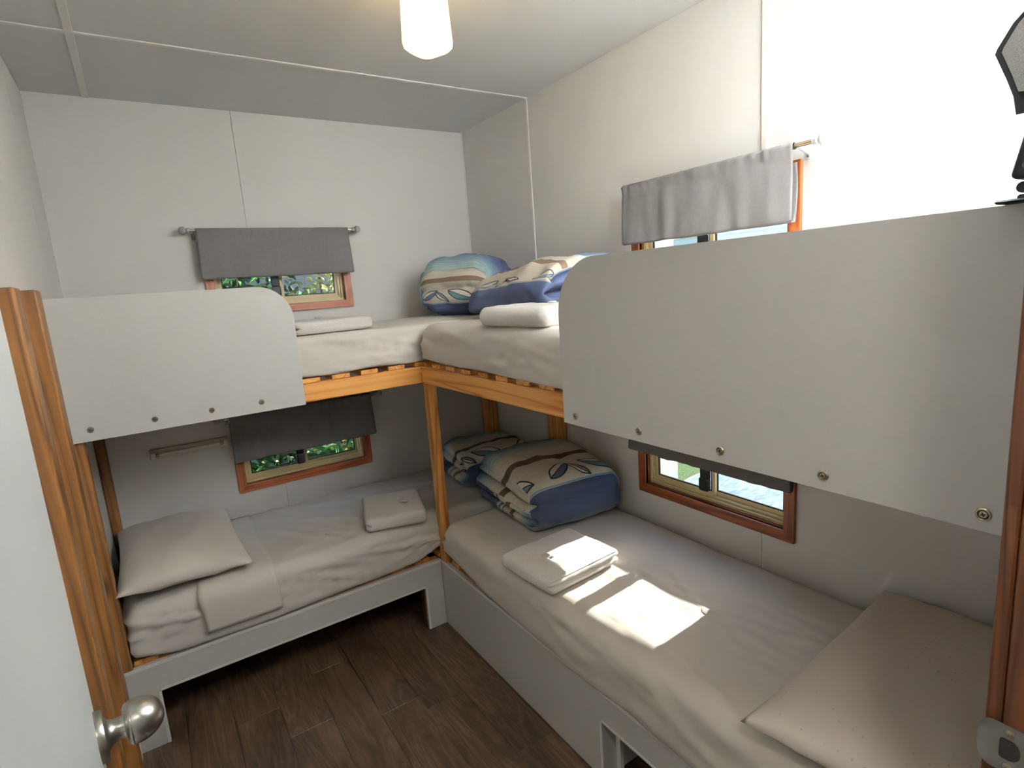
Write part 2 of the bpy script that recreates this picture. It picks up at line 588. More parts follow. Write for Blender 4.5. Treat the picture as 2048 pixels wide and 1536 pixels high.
# ceiling: sheets between the battens
ceil = B().box((XL - T, YF - T, H + 0.006), (T, T, H + 0.08)).obj('ceiling', m_roof)
struct(ceil, 'white sheet ceiling with thin cover battens', 'ceiling')
for xa, xb in ((XL, -c1), (-c1, 0.0)):
    for ya, yb in ((-b1, 0.0), (YF, -b1)):
        B().box((xa + .001, ya + .001, H), (xb - .001, yb - .001, H + 0.006)).obj('ceiling_sheet', m_ceil, ceil)

def batten(name, a, b, label):
    o = B().box(a, b, 0.0025, seg=2).obj(name, m_trim, smooth=False)
    struct(o, label, 'trim')
batten('trim_1', (XL, -b1 - 0.010, H - 0.005), (0.0, -b1 + 0.010, H), 'white cover batten running across the ceiling')
batten('trim_2', (-c1 - 0.012, YF, H - 0.0045), (-c1 + 0.012, 0.0, H), 'white cover batten along the ceiling beside the left wall')
batten('trim_3', (-0.005, -b1 - 0.008, 1.40), (0.0, -b1 + 0.008, H - 0.005), 'white upright cover batten on the right wall near the corner')
batten('trim_4', (-0.006, -b2 - 0.011, 1.841), (0.0, -b2 + 0.011, H), 'white upright cover batten on the right wall above the window')
batten('trim_5', (-0.006, -0.006, 0.56), (0.0, 0.0, H), 'slim white corner bead where the back and right walls meet')

# unseen hall shell behind the camera, added to keep sky light out of the doorway
HY = YF - 1.6
hw = B().box((XL - 2 * T, HY, -0.02), (XL - T, YF - T, H)).obj('wall_added_hall_left', m_wall); struct(hw, 'white left wall of the unseen hall added behind the doorway', 'wall')
hw = B().box((T, HY, -0.02), (2 * T, YF - T, H)).obj('wall_added_hall_right', m_wall); struct(hw, 'white right wall of the unseen hall added behind the doorway', 'wall')
hw = B().box((XL - 2 * T, HY - T, -0.02), (2 * T, HY, H)).obj('wall_added_hall_front', m_wall); struct(hw, 'white far wall of the unseen hall added behind the doorway', 'wall')
hw = B().box((XL - 2 * T, HY - T, H), (2 * T, YF - T, H + 0.08)).obj('ceiling_added_hall', m_ceil); struct(hw, 'white ceiling of the unseen hall added behind the doorway', 'ceiling')

# floor planks
floor = B().box((XL - T, YF - 1.6, -0.06), (T, T, -0.004)).obj('floor', m_sub)
struct(floor, 'dark brown wood-look plank floor', 'floor')
PW, PLEN = 0.152, 1.22
x = XL
k = 0
while x < -0.35:
    off = random.uniform(0, PLEN)
    y = YF - 1.6 - off
    while y < 0:
        ya, yb = max(y, YF - 1.6), min(y + PLEN, 0.0)
        if yb - ya > 0.02:
            xb = min(x + PW, -0.0)
            B().box((x + .0005, ya + .0005, -0.004), (xb - .0005, yb - .0005, random.uniform(-0.0003, 0.0)), 0.0008).obj('plank', m_floor, floor)
        y += PLEN
    x += PW
B().box((x, YF - 1.6, -0.004), (0, 0, 0)).obj('plank', m_floor, floor)

bs = B().box((XL, -1.044, 0.0), (XL + 0.012, -0.713, 0.062), 0.003).obj('baseboard_left', m_trim)
struct(bs, 'short white skirting at the foot of the left wall', 'baseboard')

# ------------------------------------------------------------------ windows
def make_window(name, P, w, z, axis_u, label):
    u0, u1 = w; z0, z1 = z
    c = P((u0 + u1) / 2, 0.0, z0)
    root = bpy.data.objects.new(name, None); COL.objects.link(root); root.location = c; root.empty_display_size = .05
    struct(root, label, 'window')
    def bx(u_a, u_b, d_a, d_b, z_a, z_b, bev, nm, mat, par=root):
        return B().box(P(u_a, d_a, z_a), P(u_b, d_b, z_b), bev).obj(nm, mat, par)
    # mitred timber casing
    def mitre(pts, mat):
        poly = [(p[0], p[1]) for p in pts]
        o = P(0, 0.004, 0); ua = P(1, 0.004, 0) - o; va = Vector((0, 0, 1)); h = P(0, -0.014, 0) - o
        B().prism(poly, h, o, ua, va, 0.0025).obj('casing', mat, root)
    i0, i1, j0, j1 = u0 + CAS, u1 - CAS, z0 + CAS, z1 - CAS
    e = 0.0004
    mitre([(u0 + e, z0), (u1 - e, z0), (i1 - e, j0), (i0 + e, j0)], cedar[axis_u])
    mitre([(i0 + e, j1), (i1 - e, j1), (u1 - e, z1), (u0 + e, z1)], cedar[axis_u])
    mitre([(u0, z0 + e), (i0, j0 + e), (i0, j1 - e), (u0, z1 - e)], cedar[2])
    mitre([(i1, j0 + e), (u1, z0 + e), (u1, z1 - e), (i1, j1 - e)], cedar[2])
    # timber reveal
    t = 0.004
    bx(i0 - t, i1 + t, -0.006, T, j0 - t, j0, 0, 'reveal', cedar[axis_u])
    bx(i0 - t, i1 + t, -0.006, T, j1, j1 + t, 0, 'reveal', cedar[axis_u])
    bx(i0 - t, i0, -0.006, T, j0, j1, 0, 'reveal', cedar[2])
    bx(i1, i1 + t, -0.006, T, j0, j1, 0, 'reveal', cedar[2])
    # aluminium frame: two-step section
    fr = B()
    for (a, d_a, d_b, wd) in ((0.0, 0.018, 0.066, 0.012), (0.012, 0.030, 0.060, 0.009)):
        p0, p1, q0, q1 = i0 + a, i1 - a, j0 + a, j1 - a
        fr.box(P(p0, d_a, q0), P(p1, d_b, q0 + wd), 0.001)
        fr.box(P(p0, d_a, q1 - wd), P(p1, d_b, q1), 0.001)
        fr.box(P(p0, d_a, q0 + wd), P(p0 + wd, d_b, q1 - wd), 0.001)
        fr.box(P(p1 - wd, d_a, q0 + wd), P(p1, d_b, q1 - wd), 0.001)
    fr.obj('frame', m_cream, root)
    um = (u0 + u1) / 2 - 0.004
    g0, g1, h0, h1 = i0 + 0.021, i1 - 0.021, j0 + 0.021, j1 - 0.021
    def sash(a, b, d, nm):
        r = B(); wd = 0.016
        r.box(P(a, d, h0), P(b, d + 0.012, h0 + wd), 0.001)
        r.box(P(a, d, h1 - wd), P(b, d + 0.012, h1), 0.001)
        r.box(P(a, d, h0 + wd), P(a + wd, d + 0.012, h1 - wd), 0.001)
        r.box(P(b - wd, d, h0 + wd), P(b, d + 0.012, h1 - wd), 0.001)
        so = r.obj('sash', m_cream, root)
        # black rubber seal and pane
        s2 = B(); a2, b2_, c2, d2 = a + wd, b - wd, h0 + wd, h1 - wd; ww = 0.005
        s2.box(P(a2, d + .003, c2), P(b2_, d + .009, c2 + ww)); s2.box(P(a2, d + .003, d2 - ww), P(b2_, d + .009, d2))
        s2.box(P(a2, d + .003, c2 + ww), P(a2 + ww, d + .009, d2 - ww)); s2.box(P(b2_ - ww, d + .003, c2 + ww), P(b2_, d + .009, d2 - ww))
        s2.obj('seal', m_rubber, so)
        pn = B().box(P(a2 + .002, d + .005, c2 + .002), P(b2_ - .002, d + .007, d2 - .002)).obj('pane', m_glass, so)
    sash(g0 - 0.004, um + 0.012, 0.030, 'sash')
    sash(um - 0.010, g1 + 0.004, 0.045, 'sash')
    # latch: black pull on the inner sash stile
    lt = B()
    lt.box(P(um - 0.047, 0.004, z0 + 0.074), P(um - 0.004, 0.031, z0 + 0.128), 0.010, seg=4)
    lt.box(P(um - 0.045, 0.012, z0 + 0.120), P(um - 0.006, 0.031, z0 + 0.176), 0.006, seg=3)
    lt.obj('latch', m_black, root, True, 40)
    return root

make_window('window_1', PB, WB, ZU, 0, 'timber-cased sliding window high on the back wall above the upper bunk')
make_window('window_2', PB, WB, ZL, 0, 'timber-cased sliding window low on the back wall beside the wall light')
make_window('window_3', PR, WR, ZU, 1, 'timber-cased sliding window high on the right wall behind the guard board')
make_window('window_4', PR, WR, ZL, 1, 'timber-cased sliding window low on the right wall with sun coming in')

# ------------------------------------------------------------------ door, jamb, strike plate
hinge = Vector((-1.7235, -2.752, 0)); ddir = Vector((-0.116, 0.9932, 0)).normalized(); dn = Vector((ddir.y, -ddir.x, 0))
dw = 0.755
door = bpy.data.objects.new('door_1', None); COL.objects.link(door); door.location = hinge
struct(door, 'white painted door standing open against the left wall', 'door')
poly = [(0, 0), (dw, 0), (dw, -0.035), (0, -0.035)]
B().prism(poly, (0, 0, 2.02), hinge + Vector((0, 0, 0.012)), ddir, dn, 0.0015).obj('leaf', m_door, door)
kc = hinge + ddir * (dw - 0.062) + Vector((0, 0, 1.003))
kn = B().lathe([(0.0, 0.0), (0.0, 0.033), (0.006, 0.033), (0.0085, 0.0315), (0.0095, 0.021), (0.013, 0.0165), (0.018, 0.0145), (0.026, 0.0138), (0.029, 0.0145),
                (0.0295, 0.021), (0.032, 0.0255), (0.035, 0.0275), (0.0352, 0.0268), (0.0362, 0.0268), (0.0365, 0.0278), (0.042, 0.0285), (0.048, 0.0283), (0.054, 0.0270),
                (0.060, 0.0245), (0.065, 0.0212), (0.069, 0.0172), (0.072, 0.0125), (0.074, 0.0075), (0.0748, 0.0)], kc, dn, 40)
kno = kn.obj('knob', m_steel, door, True, 35)
kno['label'] = 'brushed steel door knob'

jx = -0.967
frame = bpy.data.objects.new('door_2', None); COL.objects.link(frame); frame.location = (jx, YF, 0)
struct(frame, 'stained timber door frame with a steel strike plate', 'door frame')
for xa, xb in ((jx, jx + 0.0138), (DOOR0 + 0.0002, -1.7285)):
    B().box((xa, YF - T - 0.012, 0.0), (xb, YF + 0.0, 2.036), 0.0015).obj('jamb', jambw[2], frame)
B().box((DOOR0, YF - T - 0.012, 2.036), (DOOR1, YF, 2.0498), 0.0015).obj('jamb', jambw[0], frame)
B().box((jx + 0.004, YF + 0.0006, 0.0), (jx + 0.060, YF + 0.0165, 2.095), 0.004, seg=2).obj('architrave', jambw[2], frame)
B().box((-1.79, YF + 0.0006, 0.0), (-1.734, YF + 0.0165, 2.095), 0.004, seg=2).obj('architrave', jambw[2], frame)
B().box((-1.734, YF + 0.0006, 2.041), (jx + 0.004, YF + 0.0165, 2.095), 0.004, seg=2).obj('architrave', jambw[0], frame)
B().box((jx - 0.010, YF - T - 0.012, 0.0), (jx, YF - 0.040, 2.036), 0.0015).obj('door_stop', jambw[2], frame)
# strike plate: lipped plate with a D-shaped hole
def strike():
    zc = 1.011
    n = 40
    def outer(t):
        ca, sa = cos(t), sin(t)
        if ca > 0:      # lip towards the room: rounded
            return (0.004 + 0.0165 * abs(ca) ** 0.75, 0.0285 * (abs(sa) ** 0.8) * (1 if sa >= 0 else -1))
        e = 7.0
        r = 1 / ((abs(ca) ** e + abs(sa) ** e) ** (1 / e))
        return (0.004 + ca * r * 0.030, sa * r * 0.0285)
    def inner(t):
        ca, sa = cos(t), sin(t)
        e = 2.2 if ca < 0 else 6.0
        r = 1 / ((abs(ca) ** e + abs(sa) ** e) ** (1 / e))
        return (-0.007 + ca * r * (0.0105 if ca < 0 else 0.0075), sa * r * 0.0128)
    vs = []
    for d in (0.0018, 0.0003):
        for fn in (outer, inner):
            for k in range(n):
                p = fn(2 * pi * k / n)
                curl = 0.006 * max(0.0, (p[0] - 0.012) / 0.009) ** 2 if fn is outer else 0.0
                vs.append((jx - d + curl * 0.4, YF + p[0], zc + p[1]))
    fs = []
    for k in range(n):
        j = (k + 1) % n
        fs.append((k, j, n + j, n + k))
        fs.append((2 * n + k, 3 * n + k, 3 * n + j, 2 * n + j))
        fs.append((k, 2 * n + k, 2 * n + j, j))
        fs.append((n + k, n + j, 3 * n + j, 3 * n + k))
    sp = B().add(vs, fs).obj('strike_plate', m_strike, frame)
    sp['label'] = 'steel strike plate'
    for dz in (0.0205, -0.0205):
        B().lathe([(0, 0.0042), (0.0008, 0.0042), (0.0013, 0.0034), (0.0014, 0.0012), (0.0006, 0.0010), (0.0006, 0.0)], (jx - 0.0017, YF - 0.008, zc + dz), (-1, 0, 0), 16).obj('screw', m_screw, sp, True, 40)
    B().box((jx - 0.0008, YF - 0.0178, zc - 0.0128), (jx + 0.002, YF + 0.0003, zc + 0.0128)).obj('bolt_recess', m_dark, sp)
strike()

# ------------------------------------------------------------------ bunks
def screw(par, p, ax):
    """cup washer with a recessed cross-head screw"""
    b = B()
    b.lathe([(0, 0.0098), (0.0016, 0.0098), (0.0030, 0.0086), (0.0031, 0.0074), (0.0012, 0.0061), (0.0004, 0.0060)], p, ax, 24, 0)
    b.lathe([(0.0004, 0.0070), (0.0007, 0.0070), (0.0007, 0.0)], p, ax, 16, 1)
    b.lathe([(0.0004, 0.0050), (0.0020, 0.0050), (0.0025, 0.0042), (0.0027, 0.0)], p, ax, 20, 0)
    p = Vector(p); ax = Vector(ax)
    tn = Vector((0, 0, 1)); si = ax.cross(tn)
    for d in (tn + si * .35, si - tn * .35):
        d = d.normalized() * 0.0034; e = ax.cross(d).normalized() * 0.0010
        q = p + ax * 0.0029
        b.add([q - d - e, q + d - e, q + d + e, q - d + e], [(0, 1, 2, 3)], 1)
    return b.obj('screw', [m_screw, m_dark], par, True, 28)

def guard_poly(u0, u1, z0, z1, r):
    """board from u0 to u1 with the top corner at u1 rounded"""
    s = 1 if u1 > u0 else -1
    pts = [(u0, z0), (u1, z0)]
    for k in range(0, 15):
        a = k / 14 * pi / 2
        pts.append((u1 - s * r + s * r * cos(a), z1 - r + r * sin(a)))
    pts.append((u0, z1))
    return pts

E1 = 0.695   # front plane of the back bunk (y = -E1)
E2 = 0.697   # front plane of the right bunk (x = -E2)
ZR0, ZR1 = 1.149, 1.221
ZP = 0.3216

# --- back bunk
bk = thing('bunk_bed', 'pine two-tier bunk along the back wall with short white guard board', 'bunk bed', (-1.0, -0.35, 0), 'built-in bunks')
B().box((XL + .001, -E1, ZR0), (-0.001, -E1 + 0.034, ZR1), 0.0025).obj('front_rail', pine[0], bk)
B().box((XL + .001, -0.036, ZR0), (-0.001, -0.001, ZR1), 0.002).obj('back_rail', pine[0], bk)
B().box((XL + .001, -E1 + 0.0005, 0.0), (-1.884, -E1 + 0.045, ZR0 - .0005), 0.003).obj('post', pine_old[2], bk)
B().box((XL + .001, -0.055, 0.0), (-1.880, -0.001, ZR0 - .0005), 0.003).obj('post', pine_old[2], bk)
B().box((-0.070, -0.168, 0.56), (-0.0065, -0.088, ZR0 - .0005), 0.003).obj('post', pine[2], bk)
# slats (shared mesh data, one object each)
def slats(par, base_b, first, step, n, axis):
    o = base_b.obj('slat', pine[1 if axis == 0 else 0], par)
    for k in range(1, n):
        c = o.copy(); COL.objects.link(c); c.parent = par
        c.location = o.location + (Vector((step * k, 0, 0)) if axis == 0 else Vector((0, step * k, 0)))
slats(bk, B().box((-1.904, -E1 + 0.010, ZR1), (-1.831, -0.003, ZR1 + 0.018), 0.002), 0, 0.1182, 16, 0)
slats(bk, B().box((-1.879, -E1 + 0.018, ZP + 0.0005), (-1.806, -0.060, ZP + 0.0185), 0.002), 0, 0.1182, 16, 0)
gb = B().prism(guard_poly(XL + 0.004, -1.1946, 1.1449, 1.5985, 0.12), (0, 0.0155, 0), (0, -E1 - 0.016, 0), (1, 0, 0), (0, 0, 1), 0.0012).obj('guard_board', m_board, bk)
gb['label'] = 'white rounded guard board'
for sx in (-1.860, -1.684, -1.513, -1.349):
    screw(gb, (sx, -E1 - 0.016, 1.182), (0, -1, 0))
# base panel with the under-bed opening
def edge_strip(par, a, b_):
    B().box(a, b_, 0.0008).obj('edge_strip', m_edge, par)
bp = B().prism([(XL + 0.001, 0.0005), (-1.817, 0.0005), (-1.817, 0.208), (-0.785, 0.208), (-0.785, 0.0005), (-0.6955, 0.0005), (-0.6955, ZP), (XL + 0.001, ZP)],
               (0, 0.0155, 0), (0, -E1, 0), (1, 0, 0), (0, 0, 1), 0.0008).obj('base_panel', m_board, bk)
edge_strip(bp, (XL + .001, -E1 - 0.0022, ZP - 0.013), (-0.697, -E1 - 0.0001, ZP))
edge_strip(bp, (-1.817, -E1 - 0.0022, 0.208), (-0.785, -E1 - 0.0001, 0.218))
edge_strip(bp, (-1.827, -E1 - 0.0022, 0.001), (-1.817, -E1 - 0.0001, 0.208))
edge_strip(bp, (-0.785, -E1 - 0.0022, 0.001), (-0.775, -E1 - 0.0001, 0.208))
B().box((-1.883, -E1 + 0.0160, ZP - 0.07), (-0.70, -E1 + 0.050, ZP), 0.002).obj('front_rail', pine[0], bk)
B().box((-1.879, -0.059, ZP - 0.07), (-0.001, -0.024, ZP), 0.002).obj('back_rail', pine[0], bk)
B().box((-0.784, -E1 + 0.016, 0.0005), (-0.745, -E1 + 0.06, ZP - 0.071), 0.002).obj('leg', pine_old[2], bk)

# --- right bunk
rk = thing('bunk_bed', 'pine two-tier bunk along the right wall with long white guard board', 'bunk bed', (-0.35, -1.7, 0), 'built-in bunks')
YE = -2.735
B().box((-E2, YE, ZR0), (-E2 + 0.034, -E1 - 0.0008, ZR1), 0.0025).obj('front_rail', pine[1], rk)
B().box((-0.036, YE, ZR0), (-0.001, -E1 - 0.0008, ZR1), 0.002).obj('back_rail', pine[1], rk)
B().box((-E2 + .0004, -0.751, ZP), (-0.659, -E1 - 0.001, ZR0 - .0005), 0.003).obj('post', pine[2], rk)
B().box((-0.046, -0.803, 0.56), (-0.001, -0.705, ZR0 - .0005), 0.003).obj('post', pine[2], rk)
B().box((-E2 + .0004, YE, ZP), (-0.659, -2.685, ZR0 - .0005), 0.003).obj('post', pine[2], rk)
slats(rk, B().box((-E2 + 0.010, -0.733, ZR1), (-0.003, -0.697, ZR1 + 0.018), 0.002), 0, 0, 1, 1)
slats(rk, B().box((-E2 + 0.010, -0.859, ZR1), (-0.003, -0.785, ZR1 + 0.018), 0.002), 0, -0.126, 15, 1)
slats(rk, B().box((-E2 + 0.02, -0.845, ZP + .0005), (-0.040, -0.771, ZP + 0.0185), 0.002), 0, -0.126, 15, 1)
gr = B().prism(guard_poly(YE, -1.6906, 1.1449, 1.5985, 0.15), (0.0155, 0, 0), (-E2 - 0.016, 0, 0), (0, 1, 0), (0, 0, 1), 0.0012).obj('guard_board', m_board, rk)
gr['label'] = 'long white guard board'
for sy in (-1.741, -1.978, -2.207, -2.418, -2.645):
    screw(gr, (-E2 - 0.016, sy, 1.171), (-1, 0, 0))
rp = B().prism([(-E1 - 0.0025, 0.0005), (-E1 - 0.0025, ZP), (YE, ZP), (YE, 0.0005), (-2.60, 0.0005), (-2.60, 0.208), (-1.768, 0.208), (-1.768, 0.0005)],
               (0.0155, 0, 0), (-0.695, 0, 0), (0, 1, 0), (0, 0, 1), 0.0008).obj('base_panel', m_board, rk)
edge_strip(rp, (-0.6972, YE, ZP - 0.013), (-0.6951, -E1 - 0.004, ZP))
edge_strip(rp, (-0.6972, -2.60, 0.208), (-0.6951, -1.768, 0.218))
edge_strip(rp, (-0.6972, -1.768, 0.001), (-0.6951, -1.758, 0.208))
B().box((-0.679, -1.767, 0.0005), (-0.30, -1.751, 0.208), 0.0008).obj('divider', m_board, rk)
B().box((-0.640, -1.785, 0.0005), (-0.625, -1.7675, 0.208), 0.0008).obj('divider_strip', m_edge, rk)
B().box((-0.679, YE, ZP - 0.07), (-0.645, -0.752, ZP), 0.002).obj('front_rail', pine[1], rk)
B().box((-0.059, YE, ZP - 0.07), (-0.024, -0.712, ZP), 0.002).obj('back_rail', pine[1], rk)

# --- ladder against the left wall
ld = thing('bunk_ladder', 'aged pine bunk ladder standing against the left wall behind the door', 'ladder', (-1.895, -1.23, 0))
for yf, zt in ((-1.418, 1.609), (-1.12, 1.613)):
    B().box((XL + 0.002, yf, 0.0), (-1.872, yf + 0.070, zt), 0.006, seg=3).obj('stile', pine_old[2], ld)
for z in (0.28, 0.56, 0.84, 1.12, 1.40):
    B().box((XL + 0.006, -1.3478, z), (-1.904, -1.1202, z + 0.034), 0.002).obj('rung', pine_old[1], ld)

# ------------------------------------------------------------------ soft goods
def cube_grid(nx, ny, nz):
    """unit cube [-1,1]^3 surface grid with shared vertices"""
    idx = {}; vs = []; fs = []
    def V(i, j, k):
        key = (i, j, k)
        if key not in idx:
            idx[key] = len(vs); vs.append((2 * i / nx - 1, 2 * j / ny - 1, 2 * k / nz - 1))
        return idx[key]
    for i in range(nx):
        for j in range(ny):
            fs.append((V(i, j, nz), V(i + 1, j, nz), V(i + 1, j + 1, nz), V(i, j + 1, nz)))
            fs.append((V(i, j, 0), V(i, j + 1, 0), V(i + 1, j + 1, 0), V(i + 1, j, 0)))
    for i in range(nx):
        for k in range(nz):
            fs.append((V(i, 0, k), V(i + 1, 0, k), V(i + 1, 0, k + 1), V(i, 0, k + 1)))
            fs.append((V(i, ny, k), V(i, ny, k + 1), V(i + 1, ny, k + 1), V(i + 1, ny, k)))
    for j in range(ny):
        for k in range(nz):
            fs.append((V(0, j, k), V(0, j, k + 1), V(0, j + 1, k + 1), V(0, j + 1, k)))
            fs.append((V(nx, j, k), V(nx, j + 1, k), V(nx, j + 1, k + 1), V(nx, j, k + 1)))
    return vs, fs

def rounded(p, h, r):
    q = [max(-(h[i] - r), min(h[i] - r, p[i])) for i in range(3)]
    d = Vector([p[i] - q[i] for i in range(3)])
    if d.length < 1e-9: return Vector(p), Vector((0, 0, 0))
    n = d.normalized()
    return Vector(q) + n * r, n

def mattress(name, lo, hi, label, seed, r=0.035, rb=0.02, front='y', limit=None, lift=None, creases=(), amp=1.0):
    """sheeted mattress: rounded slab with sagging sides and sheet creases.
    limit(along) caps how far the front side may stand out, lift(along) raises the lower edge,
    creases: (x0, y0, x1, y1, height, width) ridges on the top"""
    lo, hi = Vector(lo), Vector(hi)
    c = (lo + hi) / 2; h = (hi - lo) / 2
    nx = max(8, int((hi.x - lo.x) / 0.0125)); ny = max(8, int((hi.y - lo.y) / 0.0125)); nz = 14
    gv, fs = cube_grid(nx, ny, nz)
    b = B(); out = []
    fa = 1 if front == 'y' else 0
    for g in gv:
        p = [g[i] * h[i] for i in range(3)]
        q, n = rounded(p, h, r if g[2] > 0 else rb)
        w = q + c
        along = w.x if front == 'y' else w.y
        across = w.y if front == 'y' else w.x
        top = max(0.0, min(1.0, (g[2] - 0.55) / 0.45))
        if g[2] > 0.99 or n.z > 0.5:
            d = 0.007 * fbm((w.x + seed * 3.1, w.y + seed * 1.7, 0), 1.7, 2) + 0.0022 * fbm((w.x * 1.4 + seed, w.y * 1.4, seed), 7, 3)
            e = min(1 - abs(g[0]), 1 - abs(g[1])) * 4
            rid = fbm((along * 1.2 + across * 1.5 + seed * 2, across * 6.0 - along * 0.8, seed), 1.5, 2)
            d += 0.0045 * amp * max(0.0, 1 - abs(rid) * 9)
            for (x0, y0, x1, y1, hh, ww) in creases:
                dx, dy = x1 - x0, y1 - y0
                L2 = dx * dx + dy * dy
                t = ((w.x - x0) * dx + (w.y - y0) * dy) / L2
                if -0.2 < t < 1.2:
                    px, py = x0 + dx * t, y0 + dy * t
                    wob = 0.006 * sin(t * 9 + seed + x0 * 30)
                    dist = sqrt((w.x - px) ** 2 + (w.y - py) ** 2) * (1 if (w.x - px) * dy - (w.y - py) * dx > 0 else -1) + wob
                    taper = max(0.0, min(1.0, min(t + 0.15, 1.15 - t) * 4))
                    d += hh * taper * math.exp(-(dist / ww) ** 2)
            q.z += d * min(1, e + 0.3)
        dirn = Vector((n.x, n.y, 0))
        if dirn.length > 0.2:
            f = fbm((along * 2.0 + seed, w.z * 9 + along * 1.2, seed), 2.0, 3)
            rd = fbm((along * 1.5 + seed * 2, w.z * 15 + along * 3.0 * (1 if int(seed) % 2 else -1), seed + 4), 1.3, 2)
            d = 0.006 * f + 0.009 * amp * max(0.0, 1 - abs(rd) * 6) * (1 - 0.4 * abs(g[2]))
            q = q + dirn * d * dirn.length
        if lift and g[2] < 0:
            q.z += lift(along) * (-g[2])
        q = q + c
        if limit:
            lm = limit(along)
            if q[fa] < lm: q[fa] = lm + (q[fa] - lm) * 0.05
        out.append(q)
    b.add(out, fs)
    o = b.obj(name, m_sheet, None, True)
    recenter(o, (c.x, c.y, lo.z))
    tag(o, label, 'mattress', 'sheeted bunk mattresses')
    return o

def lerp_tab(tab):
    def f(a):
        if a <= tab[0][0]: return tab[0][1]
        for (x0, v0), (x1, v1) in zip(tab, tab[1:]):
            if a <= x1: return v0 + (v1 - v0) * (a - x0) / (x1 - x0)
        return tab[-1][1]
    return f

ZT0, ZT1 = ZR1 + 0.0185, 1.402
mattress('mattress', (XL + 0.012, -0.693, ZT0), (-0.008, -0.006, ZT1), 'white-sheeted upper mattress along the back wall', 1, 0.03, 0.012, 'y',
         limit=lambda a: -0.6930 if a < -1.17 else -0.705, lift=lambda a: 0.004 + 0.003 * sin(a * 19))
mattress('mattress', (-0.698, -2.70, ZT0), (-0.008, -0.712, ZT1), 'white-sheeted upper mattress along the right wall behind the long guard board', 2, 0.05, 0.014, 'x',
         limit=lambda a: -0.6945 if a < -1.66 else -0.716, lift=lerp_tab([(-2.0, 0.0), (-1.66, -0.008), (-1.2, 0.004), (-0.9, 0.004), (-0.71, 0.016)]))
ml = mattress('mattress', (-1.880, -0.706, ZP + 0.019), (-0.010, -0.010, 0.532), 'white-sheeted lower mattress along the back wall under the short guard board', 3, 0.055, 0.022, 'y',
         lift=lerp_tab([(-1.88, 0.020), (-1.74, -0.014), (-1.5, -0.020), (-1.2, -0.010), (-0.95, -0.004), (-0.80, 0.006), (-0.70, 0.045)]), amp=1.7,
         creases=((-1.36, -0.10, -0.95, -0.50, 0.0102, 0.012), (-1.25, -0.06, -0.80, -0.30, 0.0102, 0.012), (-1.38, -0.22, -1.12, -0.62, 0.0085, 0.010), (-1.30, -0.36, -0.98, -0.66, 0.0085, 0.009),
                  (-0.95, -0.06, -0.55, -0.22, 0.0119, 0.012), (-0.80, -0.16, -0.40, -0.30, 0.0102, 0.010), (-1.16, -0.05, -0.72, -0.14, 0.005, 0.009)))
mattress('mattress', (-0.714, -2.685, ZP + 0.019), (-0.014, -0.766, 0.537), 'white-sheeted lower mattress along the right wall lit by the sun', 4, 0.065, 0.02, 'x',
         lift=lerp_tab([(-2.7, -0.022), (-2.1, -0.016), (-1.9, -0.010), (-1.75, -0.022), (-1.5, -0.014), (-1.25, -0.008), (-1.02, 0.02), (-0.77, 0.055)]), amp=0.8,
         creases=((-0.36, -1.45, -0.40, -2.10, 0.004, 0.007), (-0.22, -1.62, -0.52, -1.66, 0.004, 0.006), (-0.30, -1.70, -0.45, -2.05, 0.005, 0.010), (-0.20, -1.90, -0.55, -1.98, 0.004, 0.007),
                  (-0.42, -1.85, -0.30, -2.20, 0.004, 0.009), (-0.28, -1.20, -0.44, -1.24, 0.004, 0.006), (-0.62, -1.80, -0.69, -2.40, 0.005, 0.012)))
# folded sheet band across the lower back mattress (part of it)
def sheet_band():
    b = B(); n1, n2 = 16, 60
    prof = []
    R = 0.055; y0, zt = -0.706, 0.533
    # from the back of the top, over the front edge and down the side
    for k in range(26): prof.append((-0.06 - k / 25 * (0.706 - R - 0.06), zt + 0.004, 0))
    for k in range(1, 11):
        a = k / 10 * pi / 2
        prof.append((y0 + R - R * sin(a) - 0.004 * sin(a), zt - R + R * cos(a) + 0.004 * cos(a), 1))
    for k in range(1, 9): prof.append((y0 - 0.005, zt - R - k / 8 * 0.105, 2))
    np_ = len(prof)
    vs = []; fs = []
    for i in range(n1 + 1):
        for j, (y, z, _) in enumerate(prof):
            t = i / n1
            x = -1.652 + 0.262 * t + 0.006 * sin(j * .35) * (1 if i in (0, n1) else .3)
            d = 0.004 + 0.003 * fbm((x * 6, y * 5, z * 5), 1.3, 2)
            if j < 26: vs.append((x, y, z + d))
            else: vs.append((x, y - d - (0.010 if j > 30 else 0.004), z))
    for i in range(n1):
        for j in range(np_ - 1):
            a = i * np_ + j
            fs.append((a, a + 1, a + np_ + 1, a + np_))
    b.add(vs, fs)
    o = b.obj('sheet_fold', m_pillow, ml, True)
    sm = o.modifiers.new('thickness', 'SOLIDIFY'); sm.thickness = 0.002
sheet_band()

